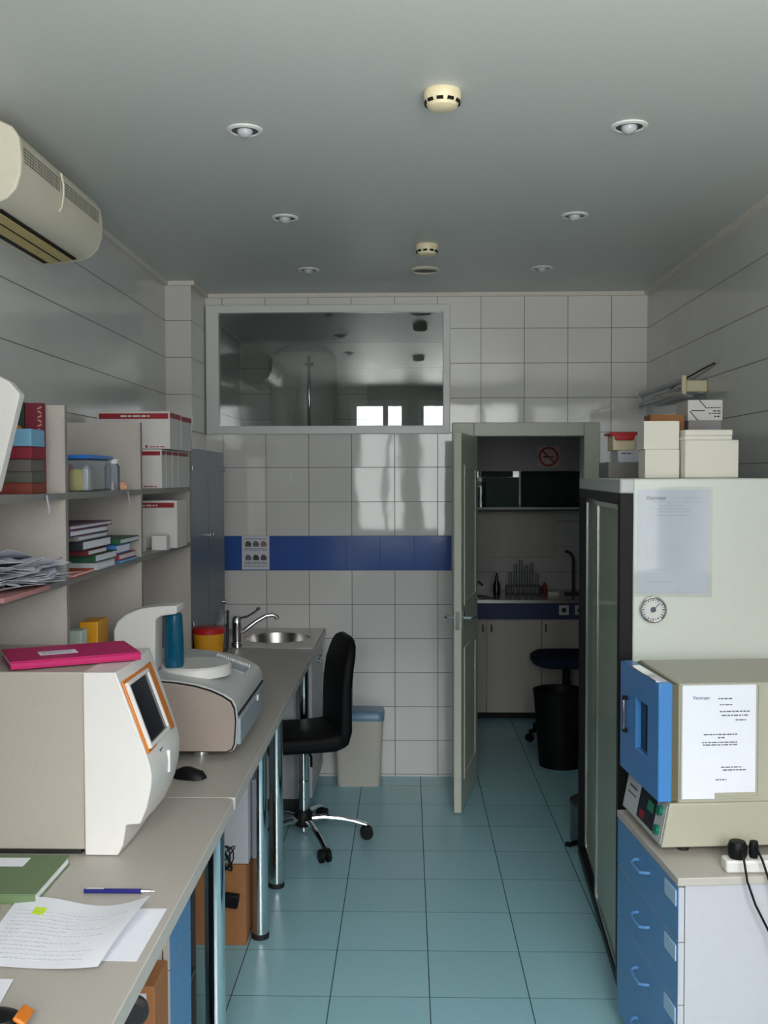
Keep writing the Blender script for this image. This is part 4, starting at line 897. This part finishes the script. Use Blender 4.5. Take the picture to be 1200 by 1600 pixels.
# framed panel & document on the oven side
sf = holed(MB(), 'Y', -.004, .001, .062, .288, .158, .478, [(.068, .282, .164, .474)]).build('document_frame', M_ovb, o, bev=.001)
dc = thing('printed_notice', 'white printed certificate tucked in the frame on the beige oven side', 'paper', (OV[0]+.066*math.cos(ro), OV[1]+.066*math.sin(ro)-.0045, OV[2]+.176), ro)
MB().box(0, -.0012, 0, .208, 0, .302).build('sheet', M_paper, dc, smooth=False)
mb = MB()
for z, a, b in ((.262, .10, .14), (.245, .105, .14), (.226, .105, .19), (.215, .11, .185), (.202, .15, .18), (.162, .06, .155), (.153, .10, .12), (.140, .055, .155), (.133, .058, .155), (.070, .11, .17), (.062, .115, .18), (.035, .095, .125)): words(mb, a, b, z, .0032, -.0012)
mb.build('printed_text', M_ink, dc)
text_mesh('Vetmaar', .0145, 'heading', M_inkb, dc, (.028, -.0014, .262), (PI/2, 0, 0))
lb = solo(MB().box(0, -.0012, 0, .092, 0, .020), 'paper_strip', M_paper, 'small paper strip under the certificate on the oven side', 'paper', (OV[0]+.066*math.cos(ro), OV[1]+.066*math.sin(ro)-.006, OV[2]+.160), ro)
# power strip, plugs and cables
o = thing('power_strip', 'white power strip at the front right of the drawer unit top', 'power strip', (.96, 2.715, .701), math.radians(2))
MB().box(-.115, -.024, 0, .2, .024, .034).build('strip_body', M_wp, o, bev=.006)
MB().box(.03, -.02, .034, .065, .02, .038).build('switch', M_black, o)
def plug(lab, x, y, pts):
    o = thing('power_plug', lab, 'plug', (x, y, .7355))
    k_ = .5 if 'slim' in lab else 1
    MB().lathe([(0, 0), (.021*k_, 0), (.025*k_, .008), (.026*k_, .03), (.021*k_, .044), (0, .046)], n=20).build('plug_body', M_black, o, ang=60)
    MB((x, y, .7355)).tube(pts, .0032, 8).build('cable', M_black, o)
plug('black plug at the left end of the white power strip, its cable hanging down', .882, 2.712, [(.882, 2.69, .765), (.88, 2.655, .755), (.885, 2.64, .70), (.905, 2.635, .64), (.94, 2.632, .57), (.965, 2.63, .50), (.975, 2.63, .40), (.975, 2.63, .05)])
plug('slim second plug nearer the middle of the white power strip', .926, 2.714, [(.926, 2.70, .77), (.93, 2.66, .75), (.95, 2.645, .68), (.975, 2.64, .6), (1.0, 2.638, .5), (1.01, 2.638, .05)])
# pedal bin beyond the fridge
o = thing('pedal_bin', 'dark pedal bin on the floor just beyond the far end of the fridge', 'bin', (.872, 4.86, 0))
MB().lathe([(0, 0), (.085, 0), (.09, .01), (.09, .19), (0, .19)], n=30).build('bin_body', cmat('grey_metal', 70, 84, 92, .35), o)
MB().lathe([(0, .19), (.094, .19), (.094, .205), (.06, .225), (0, .23)], n=30).build('lid', M_dark, o)
MB().tube([(-.06, -.06, .02), (-.11, -.10, .02), (-.125, -.12, .03)], .012, 8).build('pedal', M_black, o)
# ================================================================== ROOM BEYOND
R0 = (.6, 7.6, 0)
ZC = .73
def basecab(lab, x0, x1, doors, handles):
    o = thing('base_cabinet', lab, 'cabinet', ((x0+x1)/2, 7.6, 0), 0, 'base cabinets in the room beyond'); O = ((x0+x1)/2, 7.6, 0)
    MB(O).box(x0, 7.318, .06, x1, 7.96, ZC).build('body', M_lam2, o)
    MB(O).box(x0+.01, 7.36, 0, x1-.01, 7.9, .06).build('plinth', M_black, o)
    for (a, b), hx_ in zip(doors, handles):
        d = MB(O).box(a+.002, 7.3, .055, b-.002, 7.317, ZC-.004).build('door', M_lam2, o, bev=.002)
        MB(O).tube([(hx_, 7.3, .695), (hx_, 7.28, .695), (hx_, 7.275, .67), (hx_, 7.28, .645), (hx_, 7.3, .645)], .006, 8).build('handle', M_chrome, d)
    return o
basecab('off-white cabinet left of the other, with two doors, seen through the doorway', .17, .962, [(.17, .566), (.566, .962)], [.54, .6])
basecab('off-white cabinet behind the navy chair seen through the doorway', .964, 1.40, [(.964, 1.40)], [.99])
basecab('off-white cabinet hidden mostly by the open door leaf', -.63, .168, [(-.63, -.23), (-.23, .168)], [-.26, -.2])
o = thing('worktop', 'dark worktop with blue front band in the room beyond the doorway', 'worktop', (.5, 7.6, ZC))
MB((.5, 7.6, ZC)).box(-.63, 7.27, .848, 1.47, 7.975, .876).build('board', M_steel, o, bev=.003)
MB((.5, 7.6, ZC)).box(-.63, 7.305, ZC+.001, 1.47, 7.96, .848).build('front_band', cmat('navy_laminate', 30, 46, 92, .5), o, label='navy blue front band')
for x, m_, lab in ((1.121, M_wp, 'white socket in the blue band behind the navy chair'), (1.235, M_gp, 'grey socket in the blue band, right of the white socket')):
    o = thing('wall_socket', lab, 'socket', (x, 7.303, .798)); MB().box(-.036, -.01, -.036, .036, .0, .036).build('plate', m_, o, bev=.004); MB().cyl((0, -.0105, 0), (0, -.0095, 0), .018, 18).build('socket_well', M_dark, o)
U0 = (.5, 7.75, 1.5)
o = thing('wall_cupboard', 'grey overhead cupboard with sliding glass front in the room beyond the doorway', 'cupboard', U0)
MB(U0).box(-.3, 7.6, 1.797, 1.47, 7.975, 2.55).build('upper_panel', cmat('mid_grey_laminate', 150, 148, 146, .5), o, bev=.002)
MB(U0).box(-.3, 7.62, 1.50, 1.47, 7.975, 1.515).box(-.3, 7.95, 1.515, 1.47, 7.975, 1.795).box(-.3, 7.62, 1.515, -.285, 7.95, 1.795).box(1.455, 7.62, 1.515, 1.47, 7.95, 1.795).build('body', M_dark, o)
MB(U0).box(-.28, 7.612, 1.528, 1.45, 7.618, 1.797).build('glass_front', glass('cupboard_glass', (.8, .9, .88), 1.9), o, smooth=False)
MB(U0).box(-.3, 7.6, 1.512, 1.47, 7.622, 1.528).build('bottom_rail', M_gp, o)
N0 = (1.048, 7.5985, 1.905)
o = thing('prohibition_sign', 'square no-smoking sign with red ring and slash on the overhead cupboard', 'sign', N0)
MB(N0).box(.968, 7.5965, 1.825, 1.128, 7.5985, 1.985).build('sign_plate', cmat('pinkish_white', 200, 170, 170), o)
n = 40; secs = [[(1.048+r*math.cos(q*2*PI/n), y, 1.905+r*math.sin(q*2*PI/n)) for q in range(n)] for r, y in ((.058, 7.5965), (.074, 7.5965), (.074, 7.5955), (.058, 7.5955))]
mb = MB(N0).loft(secs+[secs[0]], False); mb.rbox((1.048, 7.5955, 1.905), (.125, .0012, .014), (0, PI/4, 0)); mb.build('ring_and_slash', M_redb, o)
MB(N0).box(1.01, 7.5958, 1.899, 1.07, 7.5965, 1.909).box(1.073, 7.5958, 1.899, 1.086, 7.5965, 1.909).build('cigarette_print', M_black, o)
W0 = (.8, 7.97, 1.3)
solo(MB().box(-.75, -.012, 0, .355, 0, .36), 'wall_board', cmat('pale_board', 190, 186, 176, .4), 'pale board fixed to the tiles above the far worktop', 'board', (.8, 7.978, 1.125), bev=.003)
# bits on the far worktop
ZW = .8765
o = thing('faucet', 'small chrome tap on the worktop beyond the doorway, by the door edge', 'tap', (.50, 7.6, ZW))
MB().lathe([(0, 0), (.02, 0), (.02, .08), (0, .085)], n=18).build('tap_body', M_chrome, o); MB().tube([(0, 0, .06), (.03, -.05, .10), (.05, -.09, .08)], .009, 10).build('spout', M_chrome, o)
o = thing('sink', 'small steel sink rim in the worktop beyond the doorway', 'sink', (.50, 7.45, ZW)); MB().lathe([(.10, 0), (.13, .001), (.13, .005), (.11, .004), (.10, .002)], n=32, caps=False).build('rim', M_steel, o); MB().lathe([(0, .0005), (.1, .0005), (.1, .0012), (0, .001)], n=30).build('basin', M_dark, o)
o = thing('spray_bottle', 'dark narrow-necked bottle on the worktop beyond the doorway', 'bottle', (.665, 7.6, ZW))
MB().lathe([(0, 0), (.026, 0), (.027, .07), (.012, .11), (.011, .14), (0, .142)], n=20).build('bottle_body', cmat('dark_bottle', 30, 28, 34, .2), o); MB().lathe([(.0, .142), (.007, .142), (.006, .16), (0, .162)], n=12).build('cap', M_black, o)
o = thing('pipette_rack', 'dark wire rack holding glass cylinders on the worktop beyond the doorway', 'rack', (.865, 7.6, ZW))
MB().box(-.13, -.05, .0, .13, .05, .008).box(-.13, -.05, .06, .13, -.046, .066).box(-.13, .046, .06, .13, .05, .066).box(-.13, -.05, .008, -.126, .05, .066).box(.126, -.05, .008, .13, .05, .066).build('rack_frame', M_dark, o)
for k, (x, h) in enumerate(((-.10, .16), (-.06, .22), (-.02, .25), (.02, .21), (.06, .23), (.10, .15))):
    solo(MB().lathe([(0, 0), (.012, 0), (.012, h), (.010, h), (.010, .004), (0, .004)], n=14), 'glass_cylinder', M_clear, '%s glass cylinder from the left in the dark rack beyond the doorway' % ['first', 'second', 'third', 'fourth', 'fifth', 'sixth'][k], 'glassware', (.865+x, 7.6, ZW+.0085), 0, 'glass cylinders in the dark rack')
solo(MB().lathe([(0, 0), (.02, 0), (.02, .05), (.008, .08), (0, .09)], n=16), 'wash_bottle', cmat('dull_red', 130, 34, 34), 'dull red bottle right of the glass cylinders beyond the doorway', 'bottle', (1.03, 7.66, ZW))
solo(MB().box(-.04, -.03, 0, .04, .03, .035), 'small_box', M_boxw, 'small white box on the worktop beyond the doorway', 'box', (1.07, 7.5, ZW), bev=.003)
o = thing('lab_stand', 'dark bent-top laboratory stand on the worktop beyond the doorway', 'stand', (1.235, 7.6, ZW))
MB().box(-.06, -.04, 0, .06, .06, .015).build('base', M_dark, o, bev=.003); MB().tube([(0, 0, .01), (0, 0, .27), (-.02, 0, .31), (-.06, 0, .325)], .011, 10).build('pole', M_dark, o)
# navy chair with black bin beneath
o = thing('office_chair', 'navy upholstered swivel chair in the dark room beyond the doorway', 'chair', (1.06, 6.80, 0))
MB().loft([[(.0+u, v, z_) for u, v in rrect(w, .42, .12)] for w, z_ in ((.40, .505), (.46, .52), (.46, .55), (.40, .57))]).build('seat', M_fabblue, o)
MB().loft([[(.225+v, u, z_) for u, v in rrect(w, .05, .02)] for w, z_ in ((.3, .60), (.38, .66), (.38, .88), (.3, .94))]).build('backrest', M_fabblue, o)
MB().cyl((0, 0, .07), (0, 0, .505), .025, 16).tube([(.12, 0, .50), (.24, 0, .5), (.262, 0, .56), (.262, 0, .66)], .014, 8).build('column', M_black, o)
for k in range(5):
    a = math.radians(200+72*k); c_, s_ = math.cos(a), math.sin(a)
    lg = MB().tube([(0, 0, .1), (.15*c_, .15*s_, .09), (.27*c_, .27*s_, .065)], [.02, .018, .015], 8).build('leg', M_black, o)
    MB().cyl((.27*c_-.015*s_, .27*s_+.015*c_, .027), (.27*c_+.015*s_, .27*s_-.015*c_, .027), .027, 14).build('caster', M_black, lg)
o = thing('waste_bin', 'black bin standing under the navy chair beyond the doorway', 'bin', (.93, 6.17, 0))
MB().lathe([(0, 0), (.13, 0), (.165, .44), (.17, .46), (.15, .46), (.12, .02), (0, .02)], n=28).build('bin_body', M_black, o)
# boiler on the left of the room beyond, seen through the high window
o = thing('water_heater', 'white cylindrical water heater with a chrome pipe behind the high interior window', 'water heater', (-.78, 7.72, 2.02))
MB().lathe([(0, 0), (.18, .0), (.235, .05), (.245, .12), (.245, .58), (.235, .66), (.16, .72), (0, .73)], n=36).build('tank', M_wp, o)
MB().tube([(.06, -.252, .62), (.06, -.262, .60), (.06, -.262, .12), (.06, -.25, .1)], .012, 10).build('pipe', M_chrome, o)
MB().lathe([(0, -.012), (.03, -.01), (.035, .01), (0, .016)], (.06, -.262, .56), 16).build('valve', M_chrome, o)
